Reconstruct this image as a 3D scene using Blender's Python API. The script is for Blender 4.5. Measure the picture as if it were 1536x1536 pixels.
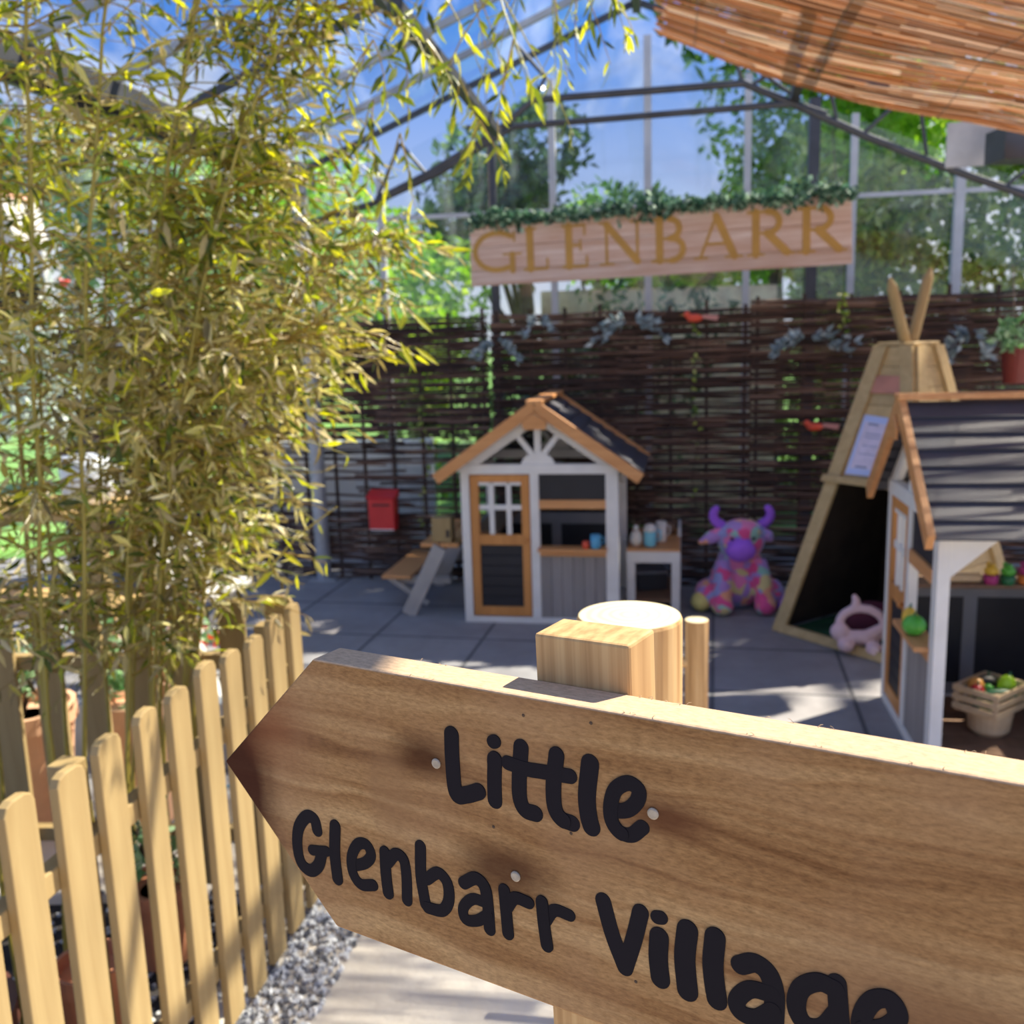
import bpy, math, random
from mathutils import Vector, Matrix, Euler
PI = math.pi
R = math.radians
for o in list(bpy.data.objects):
    bpy.data.objects.remove(o, do_unlink=True)
scene = bpy.context.scene
COL = scene.collection

# ---------------------------------------------------------------- camera
CAM_H, PITCH, ROLL, FPX = 1.6, R(10.5), R(1.7), 1450.0
_f = Vector((0, math.cos(PITCH), -math.sin(PITCH)))
_u = Vector((0, math.sin(PITCH), math.cos(PITCH)))
_r = Vector((1, 0, 0))
CR = _r * math.cos(ROLL) - _u * math.sin(ROLL)
CU = _u * math.cos(ROLL) + _r * math.sin(ROLL)
CF = _f
cam_data = bpy.data.cameras.new('camera')
cam = bpy.data.objects.new('camera', cam_data)
COL.objects.link(cam)
m = Matrix((CR, CU, -CF)).transposed().to_4x4()
m.translation = (0, 0, CAM_H)
cam.matrix_world = m
cam_data.sensor_width = 36.0
cam_data.lens = 36.0 * FPX / 1536.0
cam_data.clip_start = 0.02
cam_data.clip_end = 300
cam_data.dof.use_dof = True
cam_data.dof.focus_distance = 0.60
cam_data.dof.aperture_fstop = 11
scene.camera = cam

# ---------------------------------------------------------------- view, world, sun
scene.view_settings.view_transform = 'Standard'
scene.view_settings.look = 'None'
scene.view_settings.exposure = 0.45
scene.view_settings.gamma = 1.0
scene.view_settings.use_curve_mapping = False
scene.cycles.max_bounces = 8
scene.cycles.transparent_max_bounces = 24
scene.cycles.sample_clamp_indirect = 4.0

W = bpy.data.worlds.new('world')
scene.world = W
W.use_nodes = True
nt = W.node_tree
nt.nodes.clear()
n_out = nt.nodes.new('ShaderNodeOutputWorld')
n_bg = nt.nodes.new('ShaderNodeBackground')
n_tc = nt.nodes.new('ShaderNodeTexCoord')
n_sep = nt.nodes.new('ShaderNodeSeparateXYZ')
n_el = nt.nodes.new('ShaderNodeValToRGB')
n_no = nt.nodes.new('ShaderNodeTexNoise')
n_cl = nt.nodes.new('ShaderNodeValToRGB')
n_mix = nt.nodes.new('ShaderNodeMixRGB')
nt.links.new(n_tc.outputs['Generated'], n_sep.inputs[0])
nt.links.new(n_sep.outputs['Z'], n_el.inputs[0])
e = n_el.color_ramp
e.elements[0].position = 0.0; e.elements[0].color = (.62, .66, .72, 1)
e.elements[1].position = 0.9; e.elements[1].color = (.10, .22, .55, 1)
x = e.elements.new(0.28); x.color = (.085, .27, .78, 1)
n_no.inputs['Scale'].default_value = 3.2
n_no.inputs['Detail'].default_value = 6
n_no.inputs['Roughness'].default_value = .6
nt.links.new(n_tc.outputs['Generated'], n_no.inputs['Vector'])
c = n_cl.color_ramp
c.elements[0].position = .51; c.elements[0].color = (0, 0, 0, 1)
c.elements[1].position = .72; c.elements[1].color = (1, 1, 1, 1)
nt.links.new(n_no.outputs['Fac'], n_cl.inputs[0])
nt.links.new(n_cl.outputs[0], n_mix.inputs['Fac'])
nt.links.new(n_el.outputs[0], n_mix.inputs[1])
n_mix.inputs[2].default_value = (1.0, .97, .92, 1)
nt.links.new(n_mix.outputs[0], n_bg.inputs[0])
n_bg.inputs[1].default_value = 0.85
nt.links.new(n_bg.outputs[0], n_out.inputs[0])

SUN_AZ, SUN_EL = R(29), R(50)
sd = bpy.data.lights.new('sun', 'SUN')
sd.energy = 9.0
sd.angle = R(0.6)
sd.color = (1.0, .91, .74)
sun = bpy.data.objects.new('sun', sd)
COL.objects.link(sun)
sv = Vector((math.cos(SUN_AZ) * math.cos(SUN_EL), math.sin(SUN_AZ) * math.cos(SUN_EL), math.sin(SUN_EL)))
sun.rotation_euler = sv.to_track_quat('Z', 'Y').to_euler()
sun.location = sv * 20

# ---------------------------------------------------------------- helpers
def ray(px, py):
    return CF + CR * ((px - 768) / FPX) + CU * ((768 - py) / FPX)
def at(px, py, Y):
    d = ray(px, py)
    return d * (Y / d.y) + Vector((0, 0, CAM_H))
def atz(px, py, z=0.0):
    d = ray(px, py)
    return d * ((z - CAM_H) / d.z) + Vector((0, 0, CAM_H))

def new_mat(name):
    mt = bpy.data.materials.new(name)
    mt.use_nodes = True
    return mt, mt.node_tree, mt.node_tree.nodes['Principled BSDF']
def lk(t, a, b): t.links.new(a, b)
def rampnode(t, stops):
    n = t.nodes.new('ShaderNodeValToRGB')
    r = n.color_ramp
    while len(r.elements) < len(stops): r.elements.new(0.5)
    for el, (p, c) in zip(r.elements, stops):
        el.position = p; el.color = (c[0], c[1], c[2], 1)
    return n
def coord(t, scale=(1, 1, 1), kind='Object', rot=(0, 0, 0)):
    tc = t.nodes.new('ShaderNodeTexCoord')
    mp = t.nodes.new('ShaderNodeMapping')
    mp.inputs['Scale'].default_value = scale
    mp.inputs['Rotation'].default_value = rot
    lk(t, tc.outputs[kind], mp.inputs['Vector'])
    return mp.outputs[0]
def plain(name, col, rough=.6, var=.12, scale=8, metal=0, bump=0, bscale=60):
    mt, t, b = new_mat(name)
    v = coord(t)
    n = t.nodes.new('ShaderNodeTexNoise'); n.inputs['Scale'].default_value = scale; n.inputs['Detail'].default_value = 5
    lk(t, v, n.inputs['Vector'])
    c1 = [min(1, a * (1 - var)) for a in col]; c2 = [min(1, a * (1 + var)) for a in col]
    r = rampnode(t, [(.35, c1), (.65, c2)])
    lk(t, n.outputs['Fac'], r.inputs[0]); lk(t, r.outputs[0], b.inputs['Base Color'])
    b.inputs['Roughness'].default_value = rough; b.inputs['Metallic'].default_value = metal
    if bump:
        n2 = t.nodes.new('ShaderNodeTexNoise'); n2.inputs['Scale'].default_value = bscale; n2.inputs['Detail'].default_value = 6
        lk(t, v, n2.inputs['Vector'])
        bp = t.nodes.new('ShaderNodeBump'); bp.inputs['Strength'].default_value = bump; bp.inputs['Distance'].default_value = .01
        lk(t, n2.outputs['Fac'], bp.inputs['Height']); lk(t, bp.outputs[0], b.inputs['Normal'])
    return mt
def wood(name, light, dark, axis='Z', rough=.65, stretch=18, fine=1.0, island=True, bump=.15):
    mt, t, b = new_mat(name)
    s = [stretch * fine, stretch * fine, stretch * fine]
    s['XYZ'.index(axis)] = 1.3 * fine
    v = coord(t, tuple(s))
    geo = t.nodes.new('ShaderNodeNewGeometry')
    add = t.nodes.new('ShaderNodeVectorMath'); add.operation = 'ADD'
    mul = t.nodes.new('ShaderNodeMath'); mul.operation = 'MULTIPLY'; mul.inputs[1].default_value = 37.0
    lk(t, geo.outputs['Random Per Island'], mul.inputs[0])
    lk(t, v, add.inputs[0]); lk(t, mul.outputs[0], add.inputs[1])
    n = t.nodes.new('ShaderNodeTexNoise'); n.inputs['Scale'].default_value = 1.6; n.inputs['Detail'].default_value = 8
    n.inputs['Roughness'].default_value = .62; n.inputs['Distortion'].default_value = .5
    lk(t, add.outputs[0], n.inputs['Vector'])
    r = rampnode(t, [(.30, dark), (.55, [(a + c_) / 2 for a, c_ in zip(light, dark)]), (.70, light)])
    lk(t, n.outputs['Fac'], r.inputs[0])
    hs = t.nodes.new('ShaderNodeHueSaturation')
    mr = t.nodes.new('ShaderNodeMapRange'); mr.inputs['To Min'].default_value = .85; mr.inputs['To Max'].default_value = 1.12
    lk(t, geo.outputs['Random Per Island'], mr.inputs['Value'])
    if island: lk(t, mr.outputs[0], hs.inputs['Value'])
    lk(t, r.outputs[0], hs.inputs['Color']); lk(t, hs.outputs[0], b.inputs['Base Color'])
    b.inputs['Roughness'].default_value = rough
    bp = t.nodes.new('ShaderNodeBump'); bp.inputs['Strength'].default_value = bump; bp.inputs['Distance'].default_value = .004
    lk(t, n.outputs['Fac'], bp.inputs['Height']); lk(t, bp.outputs[0], b.inputs['Normal'])
    return mt
def leafmat(name, stops, trans=.45, rough=.5):
    """translucent leaves, a colour per leaf"""
    mt, t, b = new_mat(name)
    geo = t.nodes.new('ShaderNodeNewGeometry')
    r = rampnode(t, stops)
    lk(t, geo.outputs['Random Per Island'], r.inputs[0]); lk(t, r.outputs[0], b.inputs['Base Color'])
    b.inputs['Roughness'].default_value = rough
    tr = t.nodes.new('ShaderNodeBsdfTranslucent')
    hs = t.nodes.new('ShaderNodeHueSaturation'); hs.inputs['Saturation'].default_value = 1.15; hs.inputs['Value'].default_value = 1.25
    lk(t, r.outputs[0], hs.inputs['Color']); lk(t, hs.outputs[0], tr.inputs['Color'])
    mx = t.nodes.new('ShaderNodeMixShader'); mx.inputs[0].default_value = trans
    out = t.nodes['Material Output']
    lk(t, b.outputs[0], mx.inputs[1]); lk(t, tr.outputs[0], mx.inputs[2]); lk(t, mx.outputs[0], out.inputs['Surface'])
    return mt

class MB:
    def __init__(self): self.v = []; self.f = []
    def add(self, vs, fs):
        k = len(self.v); self.v += [Vector(p) for p in vs]; self.f += [tuple(i + k for i in f) for f in fs]; return self
    def box(self, x0, x1, y0, y1, z0, z1, M=None):
        vs = [Vector((x, y, z)) for z in (z0, z1) for y in (y0, y1) for x in (x0, x1)]
        if M: vs = [M @ p for p in vs]
        return self.add(vs, [(0, 2, 3, 1), (4, 5, 7, 6), (0, 1, 5, 4), (2, 6, 7, 3), (0, 4, 6, 2), (1, 3, 7, 5)])
    def beam(self, p, q, w, h, side=None):
        p = Vector(p); q = Vector(q); d = (q - p).normalized()
        s = Vector(side) if side is not None else d.cross(Vector((0, 0, 1)))
        s = s - d * s.dot(d)
        if s.length < 1e-4: s = Vector((1, 0, 0))
        s.normalize(); t = d.cross(s).normalized()
        vs = [a + s * (i * w / 2) + t * (j * h / 2) for a in (p, q) for i, j in ((-1, -1), (1, -1), (1, 1), (-1, 1))]
        return self.add(vs, [(0, 1, 2, 3), (7, 6, 5, 4), (0, 4, 5, 1), (1, 5, 6, 2), (2, 6, 7, 3), (3, 7, 4, 0)])
    def tube(self, pts, rad, n=8, cap=True):
        pts = [Vector(p) for p in pts]
        if not hasattr(rad, '__len__'): rad = [rad] * len(pts)
        vs = []; fs = []; prev = None
        for i, p in enumerate(pts):
            d = (pts[min(i + 1, len(pts) - 1)] - pts[max(i - 1, 0)]).normalized()
            if prev is None:
                a = Vector((0, 0, 1)) if abs(d.z) < .9 else Vector((1, 0, 0))
                s = d.cross(a).normalized()
            else:
                s = (prev - d * prev.dot(d)).normalized()
            prev = s; t = d.cross(s)
            for k in range(n):
                a = 2 * PI * k / n
                vs.append(p + (s * math.cos(a) + t * math.sin(a)) * rad[i])
        for i in range(len(pts) - 1):
            for k in range(n):
                fs.append((i * n + k, i * n + (k + 1) % n, (i + 1) * n + (k + 1) % n, (i + 1) * n + k))
        if cap:
            fs.append(tuple(range(n))[::-1]); fs.append(tuple((len(pts) - 1) * n + k for k in range(n)))
        return self.add(vs, fs)
    def lathe(self, prof, c=(0, 0, 0), n=24, M=None):
        c = Vector(c); vs = []; fs = []
        for r_, z in prof:
            for k in range(n):
                a = 2 * PI * k / n
                p = Vector((r_ * math.cos(a), r_ * math.sin(a), z))
                if M: p = M @ p
                vs.append(p + c)
        for i in range(len(prof) - 1):
            for k in range(n):
                fs.append((i * n + k, i * n + (k + 1) % n, (i + 1) * n + (k + 1) % n, (i + 1) * n + k))
        fs.append(tuple(range(n))[::-1]); fs.append(tuple((len(prof) - 1) * n + k for k in range(n)))
        return self.add(vs, fs)
    def ball(self, c, r, M=None, nu=16, nv=10):
        if not hasattr(r, '__len__'): r = (r, r, r)
        c = Vector(c); vs = [Vector((0, 0, -r[2]))]; fs = []
        for j in range(1, nv):
            b = -PI / 2 + PI * j / nv
            for i in range(nu):
                a = 2 * PI * i / nu
                vs.append(Vector((r[0] * math.cos(b) * math.cos(a), r[1] * math.cos(b) * math.sin(a), r[2] * math.sin(b))))
        vs.append(Vector((0, 0, r[2])))
        for i in range(nu):
            fs.append((0, 1 + (i + 1) % nu, 1 + i))
            fs.append((len(vs) - 1, 1 + (nv - 2) * nu + i, 1 + (nv - 2) * nu + (i + 1) % nu))
        for j in range(nv - 2):
            for i in range(nu):
                a = 1 + j * nu; fs.append((a + i, a + (i + 1) % nu, a + nu + (i + 1) % nu, a + nu + i))
        if M: vs = [M @ p for p in vs]
        return self.add([p + c for p in vs], fs)
    def prism(self, poly, f, t0, t1):
        """poly 2D (ccw), f(u,v,t)->3D"""
        n = len(poly)
        vs = [f(u, v, t0) for u, v in poly] + [f(u, v, t1) for u, v in poly]
        fs = [tuple(range(n))[::-1], tuple(range(n, 2 * n))] + [(i, (i + 1) % n, n + (i + 1) % n, n + i) for i in range(n)]
        return self.add(vs, fs)
    def leaf(self, p, d, up, L, w, droop=.25):
        """a pointed blade of four faces folded at its midrib"""
        d = d.normalized(); s = d.cross(up)
        if s.length < 1e-4: s = Vector((1, 0, 0))
        s.normalize(); n = s.cross(d).normalized()
        m1 = p + d * (L * .35) - n * (L * .02); m2 = p + d * (L * .7) - n * (L * droop * .45); tip = p + d * (L * .97) - n * (L * droop)
        vs = [p, m1 + s * w * .5 + n * w * .12, m1, m1 - s * w * .5 + n * w * .12, m2 + s * w * .36 + n * w * .1, m2, m2 - s * w * .36 + n * w * .1, tip]
        return self.add(vs, [(0, 2, 1), (0, 3, 2), (1, 2, 5, 4), (2, 3, 6, 5), (4, 5, 7), (5, 6, 7)])
    def quadleaf(self, p, d, up, L, w):
        d = d.normalized(); s = d.cross(up)
        if s.length < 1e-4: s = Vector((1, 0, 0))
        s.normalize(); n = s.cross(d)
        mid = p + d * (L * .45)
        return self.add([p, mid + s * w * .5 + n * w * .15, p + d * L, mid - s * w * .5 + n * w * .15], [(0, 1, 2), (0, 2, 3)])
    def build(self, name, mt, parent=None, world=False, smooth=False, bevel=0, subsurf=0):
        vs = self.v
        if world and parent is not None:
            inv = chain(parent).inverted(); vs = [inv @ p for p in vs]
        me = bpy.data.meshes.new(name)
        me.from_pydata([tuple(p) for p in vs], [], self.f)
        me.materials.append(mt)
        if smooth: me.polygons.foreach_set('use_smooth', [True] * len(me.polygons))
        me.update()
        o = bpy.data.objects.new(name, me)
        COL.objects.link(o)
        if parent is not None: o.parent = parent
        if bevel:
            b = o.modifiers.new('bevel', 'BEVEL'); b.width = bevel; b.segments = 2; b.limit_method = 'ANGLE'; b.angle_limit = R(40)
        if subsurf:
            b = o.modifiers.new('sub', 'SUBSURF'); b.levels = subsurf; b.render_levels = subsurf
        return o
def chain(o):
    M = Matrix.Identity(4)
    while o is not None:
        M = Matrix.LocRotScale(o.location, o.rotation_euler, o.scale) @ M; o = o.parent
    return M
def tag(o, label=None, cat=None, group=None, kind=None):
    if label: o['label'] = label
    if cat: o['category'] = cat
    if group: o['group'] = group
    if kind: o['kind'] = kind
    return o
def thing(name, label, cat, loc=(0, 0, 0), rot=(0, 0, 0), group=None, kind=None):
    o = bpy.data.objects.new(name, None); COL.objects.link(o)
    o.location = loc
    o.rotation_euler = rot if hasattr(rot, '__len__') else (0, 0, rot)
    return tag(o, label, cat, group, kind)
def copy_tree(o, parent=None):
    c = o.copy(); COL.objects.link(c); c.parent = parent
    for ch in list(o.children): copy_tree(ch, c)
    return c
def blob(name, mt, parent, mb, voxel=.008, smooth_it=6, noise=0.0):
    """fuse overlapping volumes into one continuous soft surface"""
    o = mb.build(name, mt, parent, smooth=True)
    r = o.modifiers.new('fuse', 'REMESH'); r.mode = 'VOXEL'; r.voxel_size = voxel; r.use_smooth_shade = True
    s = o.modifiers.new('soften', 'SMOOTH'); s.factor = .6; s.iterations = smooth_it
    if noise:
        tx = bpy.data.textures.new(name + '_fur', 'CLOUDS'); tx.noise_scale = .02
        d = o.modifiers.new('fur', 'DISPLACE'); d.texture = tx; d.strength = noise; d.mid_level = .5
    return o
rnd = random.Random(7)
def rvec(r=rnd):
    while True:
        v = Vector((r.uniform(-1, 1), r.uniform(-1, 1), r.uniform(-1, 1)))
        if .05 < v.length < 1: return v.normalized()

# ---------------------------------------------------------------- materials
M_pine = wood('pine_picket', (.50, .36, .165), (.37, .245, .10), 'Z', stretch=14)
M_pine_y = wood('pine_rail', (.50, .36, .165), (.37, .245, .10), 'Y', stretch=14)
M_pine_x = wood('pine_rail_x', (.70, .48, .20), (.50, .31, .11), 'X', stretch=14)
M_tee = wood('teepee_board', (.62, .45, .22), (.46, .32, .14), 'X', stretch=14)
M_orange = wood('stained_fir', (.72, .32, .09), (.55, .22, .055), 'Z', stretch=16, rough=.5)
M_orange_x = wood('stained_fir_x', (.80, .40, .16), (.62, .27, .09), 'X', stretch=16, rough=.5)
M_white = plain('white_paint', (.80, .77, .73), .5, .05)
M_greyboard = wood('grey_board', (.36, .32, .30), (.26, .235, .225), 'Z', stretch=20, rough=.7)
M_greyrail = plain('grey_paint', (.26, .26, .27), .6, .08)
M_black = plain('chalk_black', (.018, .017, .022), .55, .15)
M_roof = plain('slate_paint', (.058, .060, .078), .5, .10, scale=5)
M_brown = wood('brown_board', (.30, .17, .10), (.20, .11, .06), 'X', stretch=14)
M_steel = plain('dark_steel', (.085, .085, .095), .45, .15, metal=.4)
M_galv = plain('galvanised', (.42, .43, .45), .45, .15, metal=.3)
M_bar = plain('white_bar', (.62, .62, .62), .5, .08)

# =================================================================== SETTING
# concrete path
def floor_mat():
    mt, t, b = new_mat('pale_concrete')
    v = coord(t)
    n = t.nodes.new('ShaderNodeTexNoise'); n.inputs['Scale'].default_value = 3; n.inputs['Detail'].default_value = 8; n.inputs['Roughness'].default_value = .65
    lk(t, v, n.inputs['Vector'])
    r = rampnode(t, [(.3, (.56, .49, .41)), (.55, (.68, .61, .53)), (.75, (.76, .70, .62))])
    lk(t, n.outputs['Fac'], r.inputs[0]); lk(t, r.outputs[0], b.inputs['Base Color']); b.inputs['Roughness'].default_value = .9
    n2 = t.nodes.new('ShaderNodeTexNoise'); n2.inputs['Scale'].default_value = 60; n2.inputs['Detail'].default_value = 8
    lk(t, v, n2.inputs['Vector'])
    bp = t.nodes.new('ShaderNodeBump'); bp.inputs['Strength'].default_value = .3; bp.inputs['Distance'].default_value = .01
    lk(t, n2.outputs['Fac'], bp.inputs['Height']); lk(t, bp.outputs[0], b.inputs['Normal'])
    return mt
def slab_mat():
    mt, t, b = new_mat('grey_paving')
    v = coord(t, rot=(0, 0, R(12)))
    br = t.nodes.new('ShaderNodeTexBrick')
    br.offset = 0.0; br.inputs['Scale'].default_value = 1.0
    br.inputs['Brick Width'].default_value = .60; br.inputs['Row Height'].default_value = .60
    br.inputs['Mortar Size'].default_value = .011; br.inputs['Mortar Smooth'].default_value = .3
    br.inputs['Color1'].default_value = (.30, .29, .30, 1); br.inputs['Color2'].default_value = (.35, .34, .345, 1)
    br.inputs['Mortar'].default_value = (.12, .12, .13, 1)
    lk(t, v, br.inputs['Vector'])
    n = t.nodes.new('ShaderNodeTexNoise'); n.inputs['Scale'].default_value = 2.2; n.inputs['Detail'].default_value = 8; n.inputs['Roughness'].default_value = .7
    lk(t, v, n.inputs['Vector'])
    r = rampnode(t, [(.3, (.62, .60, .60)), (.7, (1.0, 1.0, 1.0))])
    lk(t, n.outputs['Fac'], r.inputs[0])
    mx = t.nodes.new('ShaderNodeMixRGB'); mx.blend_type = 'MULTIPLY'; mx.inputs[0].default_value = 1
    lk(t, br.outputs['Color'], mx.inputs[1]); lk(t, r.outputs[0], mx.inputs[2]); lk(t, mx.outputs[0], b.inputs['Base Color'])
    b.inputs['Roughness'].default_value = .75
    return mt
def grass_mat():
    mt, t, b = new_mat('grass_ground')
    v = coord(t)
    n = t.nodes.new('ShaderNodeTexNoise'); n.inputs['Scale'].default_value = 1.2; n.inputs['Detail'].default_value = 10
    lk(t, v, n.inputs['Vector'])
    r = rampnode(t, [(.3, (.07, .20, .03)), (.7, (.22, .42, .08))])
    lk(t, n.outputs['Fac'], r.inputs[0]); lk(t, r.outputs[0], b.inputs['Base Color']); b.inputs['Roughness'].default_value = .9
    return mt
tag(MB().box(-4, 6, -1.5, 3.0, -.10, 0).build('floor', floor_mat()), 'pale concrete path running below the arrow sign', 'floor', kind='structure')
tag(MB().box(-4, 6, 3.0, 7.3, -.10, 0).build('floor_paving', slab_mat()), 'grey square paving slabs under the playhouses', 'paving', kind='structure')
tag(MB().box(-40, 40, 7.3, 90, -.4, -.05).build('ground_lawn', grass_mat()), 'green lawn outside the glazed end wall', 'lawn', kind='structure')

# ---- glazed roof
def glass_mat():
    mt, t, b = new_mat('clear_glazing')
    tr = t.nodes.new('ShaderNodeBsdfTransparent'); tr.inputs[0].default_value = (.95, .97, .98, 1)
    gl = t.nodes.new('ShaderNodeBsdfGlossy'); gl.inputs['Roughness'].default_value = .08
    df = t.nodes.new('ShaderNodeBsdfTranslucent'); df.inputs[0].default_value = (.9, .95, 1, 1)
    v = coord(t, (4, .6, .6))
    n = t.nodes.new('ShaderNodeTexNoise'); n.inputs['Scale'].default_value = 1.2; n.inputs['Detail'].default_value = 6
    lk(t, v, n.inputs['Vector'])
    r = rampnode(t, [(.52, (0, 0, 0)), (.78, (.15, .15, .15))])
    lk(t, n.outputs['Fac'], r.inputs[0])
    m1 = t.nodes.new('ShaderNodeMixShader'); lk(t, r.outputs[0], m1.inputs[0]); lk(t, tr.outputs[0], m1.inputs[1]); lk(t, df.outputs[0], m1.inputs[2])
    m2 = t.nodes.new('ShaderNodeMixShader'); m2.inputs[0].default_value = .05; lk(t, m1.outputs[0], m2.inputs[1]); lk(t, gl.outputs[0], m2.inputs[2])
    lk(t, m2.outputs[0], t.nodes['Material Output'].inputs['Surface'])
    return mt
M_glass = glass_mat()
AX = Vector((.16, .987, 0)).normalized()          # building axis, away from the camera
CX = Vector((.987, -.16, 0)).normalized()         # across, to the right
G1 = at(450, 268, 6.5)                            # foot of the valley gutter at the end wall
RID = at(955, 12, 6.35)                           # ridge at the end wall
wR = (RID - G1).dot(CX)
EAVE = G1 + CX * (2 * wR)
LRID = G1 - CX * 2.3 + Vector((0, 0, RID.z - G1.z))
ROOF = thing('ceiling', 'glazed greenhouse roof with steel bars', 'roof', (0, 0, 0), kind='structure')
mb = MB()
LEN = 7.0
def panel(mb, a, b, L0=0.0, L1=LEN, th=.006):
    n = Vector((0, 0, th))
    a1, b1, c1, d1 = a - AX * L0, b - AX * L0, b - AX * L1, a - AX * L1
    mb.add([a1, b1, c1, d1, a1 + n, b1 + n, c1 + n, d1 + n], [(0, 1, 2, 3), (7, 6, 5, 4), (0, 4, 5, 1), (1, 5, 6, 2), (2, 6, 7, 3), (3, 7, 4, 0)])
up = Vector((0, 0, .05))
for a, b in ((G1, RID), (RID, EAVE), (G1, LRID)):
    panel(mb, a + up, b + up)
mb.build('roof_pane', M_glass, ROOF)
for k in range(13):
    t = .05 + k * .56
    for a, b in ((G1, RID), (RID, EAVE), (G1, LRID)):
        if a is RID and k % 2: continue
        MB().beam(a - AX * t + up * .4, b - AX * t + up * .4, .03, .035).build('rafter', M_galv if k % 3 else M_steel, ROOF)
for a, b, f in ((G1, RID, .5), (RID, EAVE, .5), (G1, LRID, .5)):
    p = a.lerp(b, f)
    MB().beam(p, p - AX * LEN, .04, .04).build('purlin', M_steel, ROOF)
MB().beam(RID, RID - AX * LEN, .05, .06).build('ridge_bar', M_steel, ROOF)
gut = thing('trim_1', 'pale metal valley gutter running back along the roof', 'gutter', kind='structure')
MB().beam(G1 + Vector((0, 0, .04)), G1 - AX * 6.2 + Vector((0, 0, .04)), .16, .05).build('gutter_channel', M_galv, gut)
MB().beam(G1 + CX * .085, G1 - AX * 6.2 + CX * .085, .03, .10).build('gutter_edge', M_steel, gut)
MB().beam(G1 - CX * .085, G1 - AX * 6.2 - CX * .085, .03, .10).build('gutter_edge', M_steel, gut)

# ---- steel lattice truss across the bay
TP = lambda px, py: (lambda d: d * (5.9 / (d.y + .16 / .987 * d.x)) + Vector((0, 0, CAM_H)))(ray(px, py))
truss = thing('roof_truss', 'dark steel lattice truss crossing under the glazed roof', 'truss', TP(800, 150), kind='structure')
def tt(name, pts, r=.018):
    MB().tube([TP(*p) for p in pts], r, 8).build(name, M_steel, truss, world=True, smooth=False)
tt('upper_chord', [(565, 300), (640, 262), (745, 198), (800, 150), (1115, 125), (1200, 160), (1300, 205), (1420, 252), (1536, 292), (1700, 360)], .021)
tt('lower_chord', [(430, 345), (560, 305), (660, 258), (770, 190), (1190, 155), (1240, 172)], .019)
for a, b in (((800, 150), (818, 116)), ((818, 116), (770, 62)), ((1115, 125), (1098, 78)), ((1130, 126), (1168, 103)), ((1098, 78), (1200, 150)),
             ((1255, 178), (1246, 140)), ((1295, 200), (1340, 160)), ((1390, 232), (1382, 172)), ((1425, 250), (1505, 198)), ((1500, 285), (1560, 240)),
             ((745, 198), (700, 190)), ((640, 262), (600, 215)), ((565, 300), (600, 215))):
    tt('web_bar', [a, b], .011)
t2 = thing('roof_truss', 'pair of level steel tie bars behind the bamboo at far left', 'truss', TP(120, 215), kind='structure')
MB().tube([TP(-60, 222), TP(250, 205)], .018).build('upper_chord', M_steel, t2, world=True)
MB().tube([TP(-60, 252), TP(300, 228)], .018).build('lower_chord', M_steel, t2, world=True)
tag(MB().beam(at(745, 198, 5.8), at(590, 5, 3.9), .05, .05).build('purlin_bar', M_steel), 'dark diagonal roof bar above the level ties', 'beam', kind='structure')
tag(MB().beam(at(1190, 150, 5.7), at(1238, -20, 4.3), .045, .06).build('purlin_bar', M_steel), 'dark diagonal roof bar crossing above the reed screen', 'beam', kind='structure')

# ---- glazed end wall: bars and panes
wall = thing('window_1', 'glazed end wall of the greenhouse with upright bars', 'window', (0, 0, 0), kind='structure')
EW = lambda X, z: Vector((X, 7.0 - .162 * X, z))
def eat(px, py):
    d = ray(px, py); return d * (7.0 / (d.y + .162 * d.x)) + Vector((0, 0, CAM_H))
def roofz(X):
    p = EW(X, 0); s = (p - G1).dot(CX)
    if s < 0: return G1.z - s * (RID.z - G1.z) / 2.3
    return G1.z + min(s, 2 * wR - s) / wR * (RID.z - G1.z)
for px, mt, w in ((572, M_bar, .045), (740, M_steel, .055), (830, M_bar, .045), (972, M_bar, .05), (1120, M_bar, .045), (1218, M_steel, .07), (1278, M_bar, .045), (1437, M_bar, .06),
                  (55, M_bar, .06), (180, M_bar, .05), (345, M_bar, .05), (1600, M_bar, .05), (-100, M_bar, .05)):
    X = eat(px, 330).x
    p = EW(X, 0); q = EW(X, max(2.2, roofz(X)))
    MB().beam(p, q, w, w, side=CX).build('glazing_bar', mt, wall)
for z in (2.42,):
    MB().beam(EW(-4.6, z), EW(4.6, z), .025, .03).build('transom', M_bar, wall)
mb = MB()
pts = [(-4.6, 0), (4.6, 0), (4.6, roofz(4.6)), (EW(0, 0).x + (RID.x), RID.z), (G1.x, G1.z), (LRID.x, LRID.z), (-4.6, roofz(-4.6))]
mb.prism([(a, b) for a, b in pts], lambda u, v, t: EW(u, v) + AX * t, .03, .036)
mb.build('pane', M_glass, wall)
pst = thing('wall_post', 'thick grey post holding the valley gutter', 'post', at(487, 872, 6.2) * Vector((1, 1, 0)) if False else (0, 0, 0), kind='structure')
pb = atz(487, 868); 
MB().tube([Vector((pb.x, pb.y, 0)), Vector((pb.x, pb.y, G1.z))], .05, 12).build('post_tube', M_galv, pst)
MB().box(pb.x - .09, pb.x + .09, pb.y - .09, pb.y + .09, 0, .012).build('base_plate', M_galv, pst)

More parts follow.
